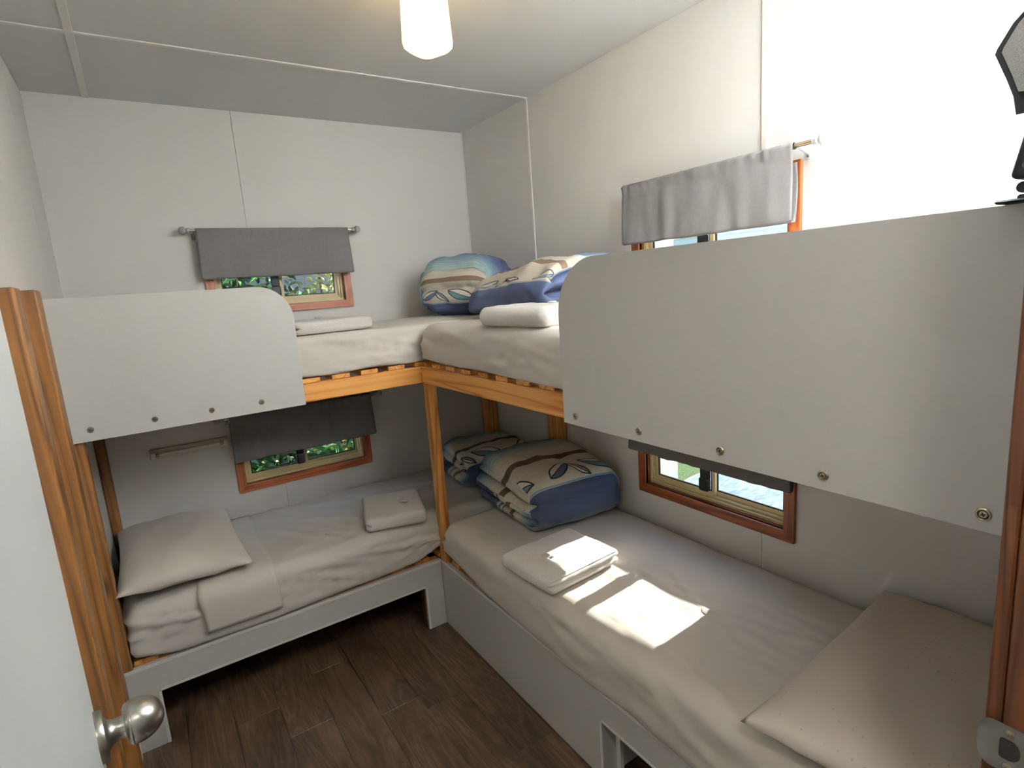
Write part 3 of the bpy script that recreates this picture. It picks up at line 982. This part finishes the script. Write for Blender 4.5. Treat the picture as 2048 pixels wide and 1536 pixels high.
def pillow(name, c, sx, sy, th, rotz, mat, label, seed, tilt=(0, 0), ear=0.03):
    n = 44
    vs = []; fs = []
    for side in (1, -1):
        for i in range(n + 1):
            for j in range(n + 1):
                u = 2 * i / n - 1; v = 2 * j / n - 1
                pu = 1 - abs(u) ** 2.6; pv = 1 - abs(v) ** 2.6
                t = (max(pu, 0) * max(pv, 0)) ** 0.55
                # pinched sides, pointed corners
                x = u * (sx / 2) * (1 - 0.055 * (1 - v * v) * abs(u) ** 3) + ear * 0.0
                y = v * (sy / 2) * (1 - 0.055 * (1 - u * u) * abs(v) ** 3)
                edge = 1 - t
                wr = 0.010 * fbm((u * 1.2 + seed, v * 1.2, side), 1.4, 3) * t
                rad = max(abs(u), abs(v))
                cr = 0.006 * sin(14 * math.atan2(v, u) + seed) * (rad ** 4) * t ** 0.4 * (1 if abs(abs(u) - abs(v)) < .5 else .25)
                z = side * (th / 2) * t * (0.95 if side > 0 else 0.72) + (wr + cr)
                vs.append(Vector((x, y, z)))
    N = (n + 1) * (n + 1)
    for s in (0, 1):
        for i in range(n):
            for j in range(n):
                a = s * N + i * (n + 1) + j
                q = (a, a + n + 1, a + n + 2, a + 1)
                fs.append(q if s == 0 else tuple(reversed(q)))
    # merge the two shells at the seam
    bm = bmesh.new()
    bv = [bm.verts.new(v) for v in vs]
    for f in fs: bm.faces.new([bv[i] for i in f])
    seam = []
    for i in range(n + 1):
        for j in range(n + 1):
            if i in (0, n) or j in (0, n):
                a = bv[i * (n + 1) + j]; b_ = bv[N + i * (n + 1) + j]
                m_ = (a.co + b_.co) / 2; a.co = m_; b_.co = m_
    bmesh.ops.remove_doubles(bm, verts=bm.verts, dist=1e-5)
    rot = Matrix.Rotation(rotz, 4, 'Z') @ Matrix.Rotation(tilt[0], 4, 'X') @ Matrix.Rotation(tilt[1], 4, 'Y')
    bm.transform(rot)
    zmin = min(v.co.z for v in bm.verts)
    me = bpy.data.meshes.new(name); bm.to_mesh(me); bm.free()
    me.polygons.foreach_set('use_smooth', [True] * len(me.polygons))
    me.materials.append(mat)
    o = bpy.data.objects.new(name, me); COL.objects.link(o)
    o.location = (c[0], c[1], c[2])
    tag(o, label, 'pillow')
    return o
pillow('pillow', (-1.680, -0.375, 0.596), 0.43, 0.66, 0.165, 0.02, m_pillow, 'plain white pillow on the lower bed by the ladder', 2.0, (0.02, 0.05))
pillow('pillow', (-0.372, -2.482, 0.600), 0.74, 0.44, 0.150, 0.05, m_dotpillow, 'dotted white pillow at the near end of the right lower bed', 5.0, (0.0, 0.0))

def folded(name, c, half, r, rotz, mat, label, cat, seed, layers=2, groove_sides=('-x',), groove=0.008, puff=0.006, top_tilt=(0, 0), group=None, uvwrap=None, res=(40, 34, 22), sag=0.0):
    gv, fs = cube_grid(*res)
    b = B(); uv = []
    R = Matrix.Rotation(rotz, 3, 'Z')
    out = []
    hx, hy, hz = half
    for g in gv:
        p = [g[i] * half[i] for i in range(3)]
        q, n = rounded(p, half, min(r, hz * 0.98))
        # layered fold grooves on chosen sides
        zrel = (g[2] + 1) / 2
        lay = abs(((zrel * layers) % 1.0) - 0.5) * 2         # 1 at the layer boundary
        gd = groove * lay ** 3 if 0.06 < zrel < 0.94 and round(zrel * layers, 2) not in (0, layers) else 0
        wav = 0.6 + 0.8 * abs(fbm((g[0] * 2 + seed, g[1] * 2, 0), 1.5, 2))
        for sd in groove_sides:
            ax = 0 if 'x' in sd else 1; sg = -1 if sd[0] == '-' else 1
            k = max(0, min(1, (g[ax] * sg - 0.80) / 0.2))
            q[ax] -= sg * gd * k * wav * 2.0
            # every layer ends at its own length
            li = int(min(layers - 1, zrel * layers))
            if cat != 'towel': q[ax] -= sg * k * 0.5 * groove * (((li * 7 + int(seed * 3)) % 5) / 4.0)
        d = puff * fbm((q.x * 1.0 + seed, q.y * 1.0, q.z + seed), 5, 3) + puff * 0.5 * fbm((q.x, q.y + seed, q.z), 14, 2)
        if n.length == 0: n = Vector((0, 0, g[2]))
        if g[2] > -0.9:
            q = q + n * d
        else:
            q = q + Vector((n.x, n.y, 0)) * d
        w = (g[2] + 1) / 2
        q.z += w * (top_tilt[0] * q.x + top_tilt[1] * q.y)
        if sag: q.z -= w * sag * (abs(g[0]) ** 3 * 0.6 + abs(g[1]) ** 3 * 0.6)
        out.append(R @ q + Vector((c[0], c[1], c[2] + hz)))
        if uvwrap:
            uv.append(uvwrap(g, p, q))
    b.add(out, fs)
    if uvwrap: b.uv = uv
    o = b.obj(name, mat, None, True)
    recenter(o, c)
    tag(o, label, cat, group)
    return o

TG = 'folded bath towels'
folded('towel', (-0.562, -1.432, 0.541), (0.165, 0.138, 0.029), 0.022, 0.06, m_towel, 'folded white towel in the sunlight on the right lower bed', 'towel', 1.3, 2, ('-y', '+x'), 0.012, 0.005, group=TG)
folded('towel', (-0.842, -0.555, 0.535), (0.132, 0.158, 0.030), 0.022, -0.28, m_towel, 'folded white towel on the lower bed along the back wall', 'towel', 2.1, 2, ('-x',), 0.012, 0.005, group=TG)
folded('towel', (-1.035, -0.525, 1.405), (0.160, 0.135, 0.026), 0.020, 0.04, m_towel, 'folded white towel on the upper bed below the back window', 'towel', 3.7, 2, ('-x',), 0.012, 0.004, group=TG)
folded('towel', (-0.573, -1.385, 1.405), (0.112, 0.185, 0.032), 0.030, 0.05, m_towel, 'folded white towel on the upper bed beside the long guard board', 'towel', 4.4, 1, ('-y',), 0.0, 0.006, group=TG)

def packet(c, label):
    t = thing('soap_packet', label, 'soap', c, 'wrapped soaps on the towels')
    c = Vector(c)
    B().lathe([(0, 0.0), (0, 0.013), (0.003, 0.0155), (0.006, 0.013), (0.0066, 0.009), (0.0058, 0.007), (0.0056, 0.0)], c, (0, 0, 1), 24).obj('soap', m_pack, t, True, 50)
    B().prism([(0.015 + 0.004 * (k % 2), -0.010 + 0.02 * k / 6) for k in range(7)] + [(0.029, 0.010), (0.029, -0.010)], (0, 0, 0.0012), c + Vector((0, 0, 0.0018)), (0.3, -0.95, 0), (0.95, 0.3, 0)).obj('wrapper', m_pack, t)
packet((-0.805, -0.575, 0.5995), 'small wrapped soap on the towel of the back lower bed')
packet((-1.055, -0.515, 1.4615), 'small wrapped soap on the towel below the back window')
packet((-0.630, -1.440, 0.6040), 'small wrapped soap on the sunlit towel')
packet((-0.545, -1.45, 1.4735), 'small wrapped soap on the towel beside the long guard board')

# folded quilts: the print runs over the top and down the rounded front side
def wrap_front(axis, sg, half, k0=0.0, k1=0.62, kf=1.02, uo=0.0, endv=None):
    """v grows from the back of the top over the front side (direction sg*axis) and down"""
    def f(g, p, q):
        h = half[axis]
        t = (p[axis] * sg + h) / (2 * h)       # 0 back .. 1 front
        v = k0 + (k1 - k0) * min(t, 1.0)
        if t > 0.985:
            v = k1 + (kf - k1) * (1 - (g[2] + 1) / 2)
        elif g[2] < -0.98:
            v = kf
        other = 1 - axis
        u = p[other] + uo
        if abs(g[other]) > 0.98:               # ends: layers of the stack show other bands
            zl = (g[2] + 1) / 2
            u += 0.12 * zl
            if endv is not None:
                v = endv + 0.2 * (1 - zl) * t
            elif zl < 0.55:
                v = 0.95 * (1 - t) + 0.02 + 0.15 * zl
        return (u, v)
    return f

DG = 'folded patterned quilts'
hq = (0.250, 0.272, 0.122)
folded('quilt', (-0.268, -0.962, 0.542), hq, 0.085, -0.10, m_doona, 'blue and beige leaf-print quilt folded on the right lower bed', 'quilt', 1.0, 3, ('-x',), 0.040, 0.013,
       (0.02, 0.06), DG, wrap_front(1, -1, hq, 0.06, 0.61, 1.02), (60, 56, 36), 0.03)
hq = (0.225, 0.205, 0.094)
folded('quilt', (-0.236, -0.385, 0.540), hq, 0.080, -0.14, m_doona, 'blue and beige leaf-print quilt folded in the back corner of the lower beds', 'quilt', 2.6, 2, ('-x',), 0.036, 0.015,
       (0.03, 0.05), DG, wrap_front(1, -1, hq, 0.06, 0.60, 1.0, 0.21), (52, 48, 30), 0.03)
hq = (0.220, 0.235, 0.148)
folded('quilt', (-0.216, -0.318, 1.407), hq, 0.135, 0.62 - pi / 2, m_doona, 'blue and beige leaf-print quilt folded in the back corner of the upper beds', 'quilt', 3.3, 2, ('-y',), 0.016, 0.014,
       (0.0, 0.0), DG, wrap_front(1, -1, hq, -0.10, 0.215, 0.70, 0.1), (52, 52, 40), 0.03)
hq = (0.205, 0.345, 0.108)
folded('quilt', (-0.246, -1.005, 1.407), hq, 0.098, 0.0, m_doona, 'blue and beige leaf-print quilt folded on the upper bed beside the guard board', 'quilt', 4.1, 2, ('-y',), 0.055, 0.015,
       (0.10, -0.07), DG, wrap_front(0, -1, hq, -0.04, 0.50, 0.96, 0.0, 0.66), (48, 64, 34), 0.03)

# ------------------------------------------------------------------ curtains and rods
def curtain_set(P, u0, u1, zrod, zbot, un, label_r, label_c, seed, fin_mat, ends=(0.046, 0.046), plain_start=False):
    d = -0.052                       # rod stands off the wall
    ra, rb = u0 - ends[0] + 0.012, u1 + ends[1] - 0.012
    c = P((u0 + u1) / 2, d, zrod)
    t = thing('curtain_rod', label_r, 'curtain rod', c, 'short curtain rods')
    B().tube([P(ra, d, zrod), P(rb, d, zrod)], 0.0065, 14).obj('rod', m_rod, t, True, 40)
    ax = (P(1, 0, 0) - P(0, 0, 0))
    for s, ue in ((-1, ra), (1, rb)):
        if s < 0 and plain_start:
            B().lathe([(-0.010, 0.0), (-0.010, 0.0078), (0.002, 0.0078), (0.004, 0.006), (0.0042, 0.0)], P(ue, d, zrod), ax * s, 18).obj('end_cap', m_rod, t, True, 40)
            continue
        B().lathe([(-0.014, 0.0), (-0.014, 0.0085), (-0.006, 0.0095), (-0.004, 0.0115), (-0.001, 0.0115), (0.001, 0.008), (0.003, 0.0075), (0.004, 0.010), (0.007, 0.0135), (0.012, 0.0178),
                   (0.018, 0.0182), (0.025, 0.0160), (0.030, 0.0115), (0.033, 0.005), (0.0338, 0.0)], P(ue, d, zrod), ax * s, 24).obj('finial', fin_mat, t, True, 50)
    for ue in (u0 - 0.008, u1 + 0.012):
        br = B()
        br.tube([P(ue, -0.0015, zrod - 0.020), P(ue, -0.022, zrod - 0.016), P(ue, d - 0.002, zrod - 0.0085)], 0.0032, 10)
        br.box(P(ue - 0.007, 0.0, zrod - 0.036), P(ue + 0.007, -0.003, zrod - 0.008), 0.001)
        br.obj('bracket', fin_mat, t, True, 40)
        B().lathe([(0, 0.003), (0.001, 0.003), (0.0015, 0.0)], P(ue, -0.003, zrod - 0.028), P(0, -1, 0) - P(0, 0, 0), 12).obj('screw', m_screw, t)
    # cloth: rod pocket, front drop, folded under and up behind
    prof = []
    for k in range(0, 11):
        a = radians(-60) + k / 10 * radians(240)          # around the back, over the top, to the front
        prof.append((0.0092 * cos(a), 0.0092 * sin(a), 0.0))
    drop = zrod - zbot
    nd = 14
    for k in range(1, nd + 1):
        s = k / nd
        prof.append((-0.0092 - 0.004 * s, -0.0 - s * (drop - 0.008), s))
    for k in range(1, 6):
        a = k / 6 * pi
        prof.append((-0.0132 + 0.009 * (1 - cos(a)), -(drop - 0.008) - 0.008 * sin(a), 1.0))
    for k in range(0, nd):
        s = k / nd
        prof.append((0.0048 + 0.010 * sin(s * pi) , -(drop - 0.008) * (1 - s * 0.84), 1.0))
    n = 90
    vs = []; fs = []; uvs = []
    L = len(prof)
    for i in range(n + 1):
        t_ = i / n
        u = u0 + (u1 - u0) * t_
        for j, (dd, zz, s) in enumerate(prof):
            gk = max(0.0, 1 - s * 4.5)
            gath = 0.0050 * abs(fbm((t_ * 26, s * 1.5, seed), 1.6, 2)) * gk + 0.0026 * (sin(t_ * 95 + 3 * fbm((t_ * 9, 0, seed), 1, 1)) * 0.5 + 0.5) * gk + 0.011 * (0.5 + fbm((t_ * 6, s * 0.7, seed), 1.5, 2)) * (0.2 + 0.8 * s) - (0.0025 if 0.12 < s < 0.2 else 0)
            wz = 0.002 * fbm((t_ * 5, 2.0, seed), 1.5, 2) * (1 if j > 10 else 0)
            side = (0.5 - t_) * -0.012 * s * (1 if j < 26 else .3)
            vs.append(P(u + side, d + dd - abs(gath) * (1 if dd < 0 else -0.3), zrod + zz + wz))
            uvs.append((u, zz))
    for i in range(n):
        for j in range(L - 1):
            a = i * L + j
            fs.append((a, a + 1, a + L + 1, a + L))
    b = B().add(vs, fs)
    b.uv = uvs
    o = b.obj('curtain', m_curtain, None, True)
    recenter(o, c)
    sm = o.modifiers.new('thickness', 'SOLIDIFY'); sm.thickness = 0.0016; sm.offset = 0
    tag(o, label_c, 'curtain', 'short grey curtains')

curtain_set(PB, -1.411, -0.738, 1.872, 1.660, 0, 'grey curtain rod above the upper back window', 'short grey curtain half covering the upper back window', 1.0, m_finial_grey)
curtain_set(PB, -1.402, -0.722, 1.020, 0.806, 0, 'grey curtain rod above the lower back window', 'short dark grey curtain half covering the lower back window', 2.0, m_finial_grey)
curtain_set(PR, 1.304, 1.975, 1.872, 1.660, 1, 'metal curtain rod with white ball ends above the upper right window', 'short grey curtain half covering the upper right window', 3.0, m_finial, ends=(0.020, 0.078), plain_start=True)
curtain_set(PR, 1.300, 1.985, 1.045, 0.834, 1, 'curtain rod behind the guard board above the lower right window', 'short grey curtain over the lower right window, mostly behind the guard board', 4.0, m_finial)

# ------------------------------------------------------------------ wall light, ceiling lamp
t = thing('wall_light', 'slim white fluorescent wall light beside the lower back window', 'wall light', (-1.575, 0, 0.908))
B().box((-1.733, -0.024, 0.888), (-1.418, -0.0005, 0.930), 0.004, seg=2).obj('body', m_lightbody, t)
for xa in (-1.729, -1.440):
    B().box((xa, -0.046, 0.894), (xa + 0.018, -0.0235, 0.924), 0.003).obj('tube_holder', m_lightbody, t)
B().tube([(-1.7112, -0.036, 0.909), (-1.4398, -0.036, 0.909)], 0.008, 16).obj('tube', m_tube, t, True, 40)
for xa in (-1.712, -1.4552):
    B().tube([(xa, -0.036, 0.909), (xa + 0.016, -0.036, 0.909)], 0.0086, 16).obj('tube_cap', m_steel, t, True, 40)

def frosted():
    m = NT('frosted_shade')
    m.base(lin((255, 246, 218)))
    m.set(roughness=0.5)
    tl = m.new('ShaderNodeBsdfTranslucent'); tl.inputs[0].default_value = lin((255, 244, 210))
    mx = m.new('ShaderNodeMixShader'); mx.inputs[0].default_value = 0.75
    m.link(m.bsdf.outputs[0], mx.inputs[1]); m.link(tl.outputs[0], mx.inputs[2])
    m.link(mx.outputs[0], m.out.inputs[0])
    return m.mat
m_shade = frosted()
m_bulb = mat_emit('lit_bulb', (255, 238, 206), BULB)
def ceiling_lamp(LX, LY, label):
    t = thing('ceiling_lamp', label, 'lamp', (LX, LY, H))
    B().lathe([(0, 0.06), (-0.018, 0.06), (-0.024, 0.052), (-0.026, 0.020), (-0.045, 0.018), (-0.045, 0)], (LX, LY, H), (0, 0, 1), 32).obj('ceiling_rose', m_trim, t, True, 40)
    b = B()
    rings = []
    nn = 40
    rt = 0.45
    for (z, s) in ((2.362, 0.040), (2.360, 0.049), (2.30, 0.0515), (2.24, 0.054), (2.205, 0.0555), (2.194, 0.0535), (2.187, 0.046), (2.1855, 0.0)):
        ring = []
        for k in range(nn):
            a = 2 * pi * k / nn
            e = 4.0
            ca, sa = cos(a), sin(a)
            rr = 1 / ((abs(ca) ** e + abs(sa) ** e) ** (1 / e))
            x, y = ca * rr * s, sa * rr * s
            ring.append((LX + x * cos(rt) - y * sin(rt), LY + x * sin(rt) + y * cos(rt), z))
        rings.append(ring)
    vs = [p for r in rings for p in r]; fs = []
    for i in range(len(rings) - 1):
        for k in range(nn):
            k2 = (k + 1) % nn
            fs.append((i * nn + k, (i + 1) * nn + k, (i + 1) * nn + k2, i * nn + k2))
    b.add(vs, fs)
    o = b.obj('lamp_shade', m_shade, t, True, 60)
    sm = o.modifiers.new('thickness', 'SOLIDIFY'); sm.thickness = 0.003; sm.offset = 1
    B().lathe([(0, 0.0), (0.0, 0.012), (-0.028, 0.012), (-0.032, 0.017), (-0.09, 0.019), (-0.10, 0.014), (-0.104, 0.0)], (LX, LY, 2.352), (0, 0, 1), 20).obj('bulb', m_bulb, t, True, 50)
ceiling_lamp(-0.905, -1.43, 'lit ceiling lamp with a rounded square frosted glass shade')
def added_hall_fill(x, y):  # added light, unseen, brightens the room through the doorway
    t = thing('added_fill_light', 'added round fill light, unseen, in the hall behind the doorway', 'added fill light', (x, y, H))
    B().lathe([(0, 0.19), (-0.020, 0.19), (-0.022, 0.18), (-0.022, 0)], (x, y, H), (0, 0, 1), 40).obj('base', m_trim, t, True, 40)
    B().lathe([(-0.022, 0.172), (-0.030, 0.172), (-0.048, 0.15), (-0.058, 0.10), (-0.061, 0.0)], (x, y, H), (0, 0, 1), 40).obj('diffuser', mat_emit('fill_diffuser_glow', (255, 248, 236), 2.0), t, True, 40)
    l = bpy.data.lights.new('hall_fill_light', 'AREA'); l.shape = 'DISK'; l.size = 0.30; l.energy = HALL_FILL_W; l.color = (1.0, 0.95, 0.87)
    lo = bpy.data.objects.new('hall_fill_light', l); COL.objects.link(lo); lo.parent = t; lo.location = (0, 0, -0.066)
added_hall_fill(-1.72, -3.30)

# ------------------------------------------------------------------ camera flash on the guard board
t = thing('camera_flash', 'black camera flash with a reflector panel on the end of the long guard board', 'camera flash', (-0.705, -2.668, 1.5987))
yy = -2.672
ft = B()
ft.box((-0.745, yy - 0.045, 1.5988), (-0.665, yy + 0.034, 1.6035), 0.002)
ft.box((-0.722, yy - 0.020, 1.6030), (-0.688, yy + 0.018, 1.6095), 0.002)
ft.obj('foot', m_black, t)
nk = B().tube([(-0.705, yy, 1.609), (-0.705, yy, 1.628)], 0.0125, 20).tube([(-0.717, yy + 0.012, 1.618), (-0.724, yy + 0.012, 1.618)], 0.007, 14)
nk.obj('neck', m_black, t, True, 40)
def tilted_box(name, c, half, tilt, mat, par, bev=0.006, rz=0.0):
    b = B().box([-h for h in half], half, bev, seg=3)
    R = Matrix.Rotation(rz, 3, 'Z') @ Matrix.Rotation(tilt, 3, 'X')
    b.v = [R @ v + Vector(c) for v in b.v]
    return b.obj(name, mat, par, True, 40)
fb = tilted_box('body', (-0.705, yy - 0.022, 1.676), (0.030, 0.036, 0.055), 0.20, m_black, t)
m_lcd = plain('grey_display', (88, 94, 92), 0.2)
m_btn = plain('grey_button', (70, 72, 76), 0.45)
m_pink = plain('pink_button', (176, 110, 140), 0.45)
R_ = Matrix.Rotation(0.20, 3, 'X')
def on_back(px, pz): return R_ @ Vector((-0.0302, px, pz)) + Vector((-0.705, yy - 0.022, 1.676))
lc = B(); 
lc.add([on_back(a, b_) + Vector((-0.0006, 0, 0)) for a, b_ in ((0.026, -0.012), (0.026, 0.030), (-0.026, 0.030), (-0.026, -0.012))], [(0, 1, 2, 3)])
lco = lc.obj('display', m_lcd, fb)
for i, (px, pz, mm) in enumerate(((0.022, -0.024, m_btn), (0.008, -0.024, m_btn), (-0.006, -0.024, m_btn), (0.022, -0.038, m_btn), (0.006, -0.040, m_pink), (-0.012, -0.038, m_btn))):
    B().lathe([(0, 0.0048), (0.0012, 0.0048), (0.002, 0.0034), (0.002, 0)], on_back(px, pz), (-1, 0, 0), 14).obj('button', mm, fb, True, 40)
tilted_box('head', (-0.676, yy - 0.036, 1.812), (0.034, 0.032, 0.064), 0.0, m_black, t)
# reflector panel: black-edged sheet with pebbled grey face
def reflector():
    m = NT('pebbled_reflector')
    v = m.coord()
    n = m.noise(v, 900, 2)
    m.base(m.ramp(n, [(0.35, lin((176, 176, 172))), (0.65, lin((206, 206, 202)))]))
    m.set(roughness=0.5); m.bump(n, 0.6, 0.002)
    ref = [(0.0, 0.0), (0.004, 0.022), (0.012, 0.044), (0.026, 0.078), (0.024, 0.084), (0.010, 0.108), (-0.012, 0.130), (-0.07, 0.160), (-0.12, 0.150), (-0.12, 0.0)]
    off = 0.0055
    cx = sum(p[0] for p in ref) / len(ref); cy = sum(p[1] for p in ref) / len(ref)
    org = Vector((-0.728, yy + 0.024, 1.706))
    ua = Vector((0.05, 1, 0)).normalized()
    o = B().prism(ref, (0.003, 0, 0), org, ua, (0, 0, 1)).obj('reflector_panel', m_black, t)
    inn = [(cx + (p[0] - cx) * 0.90 - 0.002, cy + (p[1] - cy) * 0.92) for p in ref[1:]]
    B().prism(inn, (-0.0008, 0, 0), org + Vector((-0.0001, 0, 0)), ua, (0, 0, 1)).obj('reflector_face', m.mat, o)
reflector()
fl = bpy.data.lights.new('flash_light', 'AREA')
fl.shape = 'RECTANGLE'; fl.size = 0.07; fl.size_y = 0.06
fl.energy = FLASH_W
fl.spread = radians(128)
fl.color = (0.90, 0.95, 1.0)
flo = bpy.data.objects.new('flash_light', fl); COL.objects.link(flo)
flo.parent = t
flo.location = Vector((-0.660, yy - 0.034, 1.882)) - Vector(t.location)
flo.rotation_euler = Vector((0.48, -0.62, 0.85)).to_track_quat('-Z', 'Y').to_euler()

# ------------------------------------------------------------------ outside
GZ = -0.60
lawn = B().box((-14, -14, GZ - 0.1), (16, 14, GZ)).obj('lawn', m_grass)
struct(lawn, 'mown lawn outside the windows', 'lawn')
bed = B().box((-4, 0.3, GZ), (0.5, 2.95, GZ + 0.03), 0.01).obj('garden_bed', m_soil)
struct(bed, 'bare garden bed outside the back windows', 'garden bed')

fence = thing('garden_fence', 'grey paling fence behind the garden plants', 'fence', (-0.5, 3.1, GZ))
pal = B().box((-3.5, 3.10, GZ), (-3.36, 3.12, GZ + 2.7), 0.002).obj('paling', m_fence, fence)
for k in range(1, 46):
    c_ = pal.copy(); COL.objects.link(c_); c_.parent = fence; c_.location = pal.location + Vector((0.143 * k, 0.006 * (k % 2), 0))
for z in (0.4, 1.6):
    B().box((-3.5, 3.127, GZ + z), (3.1, 3.165, GZ + z + 0.07)).obj('fence_rail', m_fence, fence)

def shrub(label, c, hgt, rad, n, mat, leaf, seed, zmin=0.15):
    rnd = random.Random(seed)
    t = thing('garden_shrub', label, 'shrub', c, 'garden plants outside the back windows')
    c = Vector(c)
    st = B()
    tips = []
    for k in range(9):
        a = rnd.uniform(0, 2 * pi); r = rad * rnd.uniform(.2, .9)
        top = c + Vector((cos(a) * r, sin(a) * r, hgt * rnd.uniform(.6, .95)))
        mid = c + Vector((cos(a) * r * .35, sin(a) * r * .35, hgt * .4))
        st.tube([c + Vector((cos(a) * .03, sin(a) * .03, 0)), mid, top], [0.012, 0.008, 0.004], 6)
        tips.append((mid, top))
    st.obj('stem', m_stem, t)
    b = B()
    for k in range(n):
        mid, top = rnd.choice(tips)
        p = mid.lerp(top, rnd.uniform(-0.4, 1.05)) + Vector((rnd.gauss(0, .115), rnd.gauss(0, .115), rnd.gauss(0, .09)))
        d = Vector((rnd.gauss(0, 1), rnd.gauss(0, 1), rnd.gauss(0.2, .6))).normalized()
        s = d.cross(Vector((rnd.gauss(0, .5), rnd.gauss(0, .5), 1))).normalized()
        L = leaf[0] * rnd.uniform(.6, 1.3); W = leaf[1] * rnd.uniform(.7, 1.2)
        up = s.cross(d) * L * 0.12
        b.add([p, p + d * L * .35 + s * W * .5 + up, p + d * L * .7 + s * W * .38 + up, p + d * L - up, p + d * L * .7 - s * W * .38 + up, p + d * L * .35 - s * W * .5 + up],
              [(0, 1, 2, 3), (0, 3, 4, 5)])
    lo = b.obj('foliage', mat, t)
    lo['kind'] = 'stuff'
shrub('feathery green shrub outside the left end of the back windows', (-1.30, 1.55, GZ + 0.03), 2.75, 0.34, 3000, m_leaf[0], (0.14, 0.020), 11)
shrub('dark leafy shrub outside the middle of the back windows', (-0.80, 2.25, GZ + 0.03), 2.7, 0.34, 2400, m_leaf[2], (0.10, 0.034), 12)
shrub('yellow-green variegated shrub outside the right end of the back windows', (-0.36, 1.72, GZ + 0.03), 2.75, 0.30, 2600, m_leaf[1], (0.085, 0.022), 13)
shrub('low ferny plant outside the lower back window', (-0.52, 1.05, GZ + 0.03), 1.05, 0.36, 1600, m_leaf[0], (0.16, 0.022), 14)
shrub('low pale-flecked plant outside the lower back window near its left end', (-1.15, 0.85, GZ + 0.03), 1.0, 0.30, 1000, m_leaf[1], (0.05, 0.018), 15)

# round patio table with rippled glass top
tc = Vector((1.45, -1.0, GZ))
tb = thing('patio_table', 'round outdoor table with a rippled glass top, blue sky reflection painted on, outside the right windows', 'table', tc)
B().lathe([(0, 0.0), (0, 0.566), (0.010, 0.566), (0.010, 0.0)], tc + Vector((0, 0, 0.70)), (0, 0, 1), 64).obj('table_top', m_ripple, tb, True, 40)
rim = B()
nn = 64
rim.tube([tc + Vector((0.570 * cos(2 * pi * k / nn), 0.570 * sin(2 * pi * k / nn), 0.705)) for k in range(nn + 1)], 0.010, 8)
rim.obj('rim', m_finial_grey, tb, True)
for k in range(4):
    a = pi / 4 + k * pi / 2
    B().tube([tc + Vector((0.50 * cos(a), 0.50 * sin(a), 0)), tc + Vector((0.40 * cos(a), 0.40 * sin(a), 0.70))], 0.014, 10).obj('leg', m_finial_grey, tb, True, 40)

pt = B().box((1.56, -0.09, GZ), (1.66, 0.01, 2.4), 0.008).obj('verandah_post', m_postw)
recenter(pt, (1.61, -0.04, GZ)); tag(pt, 'white verandah post outside the right windows', 'post')

# neighbouring cabin with weatherboards and a window
CX = 9.0
cb = thing('neighbour_cabin', 'white weatherboard cabin seen through the upper right window', 'building', (CX, 6.0, GZ))
B().box((CX + 0.035, 2.4, GZ), (CX + 3.0, 9.6, 3.2)).obj('wall', m_siding, cb)
z = GZ
wy0, wy1, wz0, wz1 = 5.20, 6.45, 1.55, 2.36
while z < 3.15:
    b = B()
    for ya, yb in (((2.4, 9.6),) if (z + 0.19 < wz0 or z > wz1) else ((2.4, wy0), (wy1, 9.6))):
        b.add([(CX - .012, ya, z), (CX - .012, yb, z), (CX + .015, yb, z + 0.19), (CX + .015, ya, z + 0.19), (CX + .03, ya, z), (CX + .03, yb, z), (CX + .03, yb, z + 0.19), (CX + .03, ya, z + 0.19)],
              [(0, 3, 2, 1), (0, 1, 5, 4), (3, 7, 6, 2), (0, 4, 7, 3), (1, 2, 6, 5)])
    b.obj('weatherboard', m_siding, cb)
    z += 0.19
wf = B()
for (ya, yb, za, zb) in ((wy0, wy1, wz0, wz0 + 0.07), (wy0, wy1, wz1 - 0.07, wz1), (wy0, wy0 + 0.09, wz0, wz1), (wy1 - 0.09, wy1, wz0, wz1)):
    wf.box((CX - 0.03, ya, za), (CX + 0.034, yb, zb))
wfo = wf.obj('window', m_postw, cb)
B().box((CX + 0.010, wy0 + .08, wz0 + .06), (CX + 0.018, wy1 - .08, wz1 - .06)).obj('pane', plain('pale_window_pane', (168, 184, 190), 0.1), wfo)
rf = B().prism([(CX - 0.3, 3.2), (CX + 3.3, 3.2), (CX + 3.3, 3.32), (CX - 0.3, 3.32)], (0, 7.8, 0), (0, 2.1, 0), (1, 0, 0), (0, 0, 1)).obj('roof', m_fence, cb)
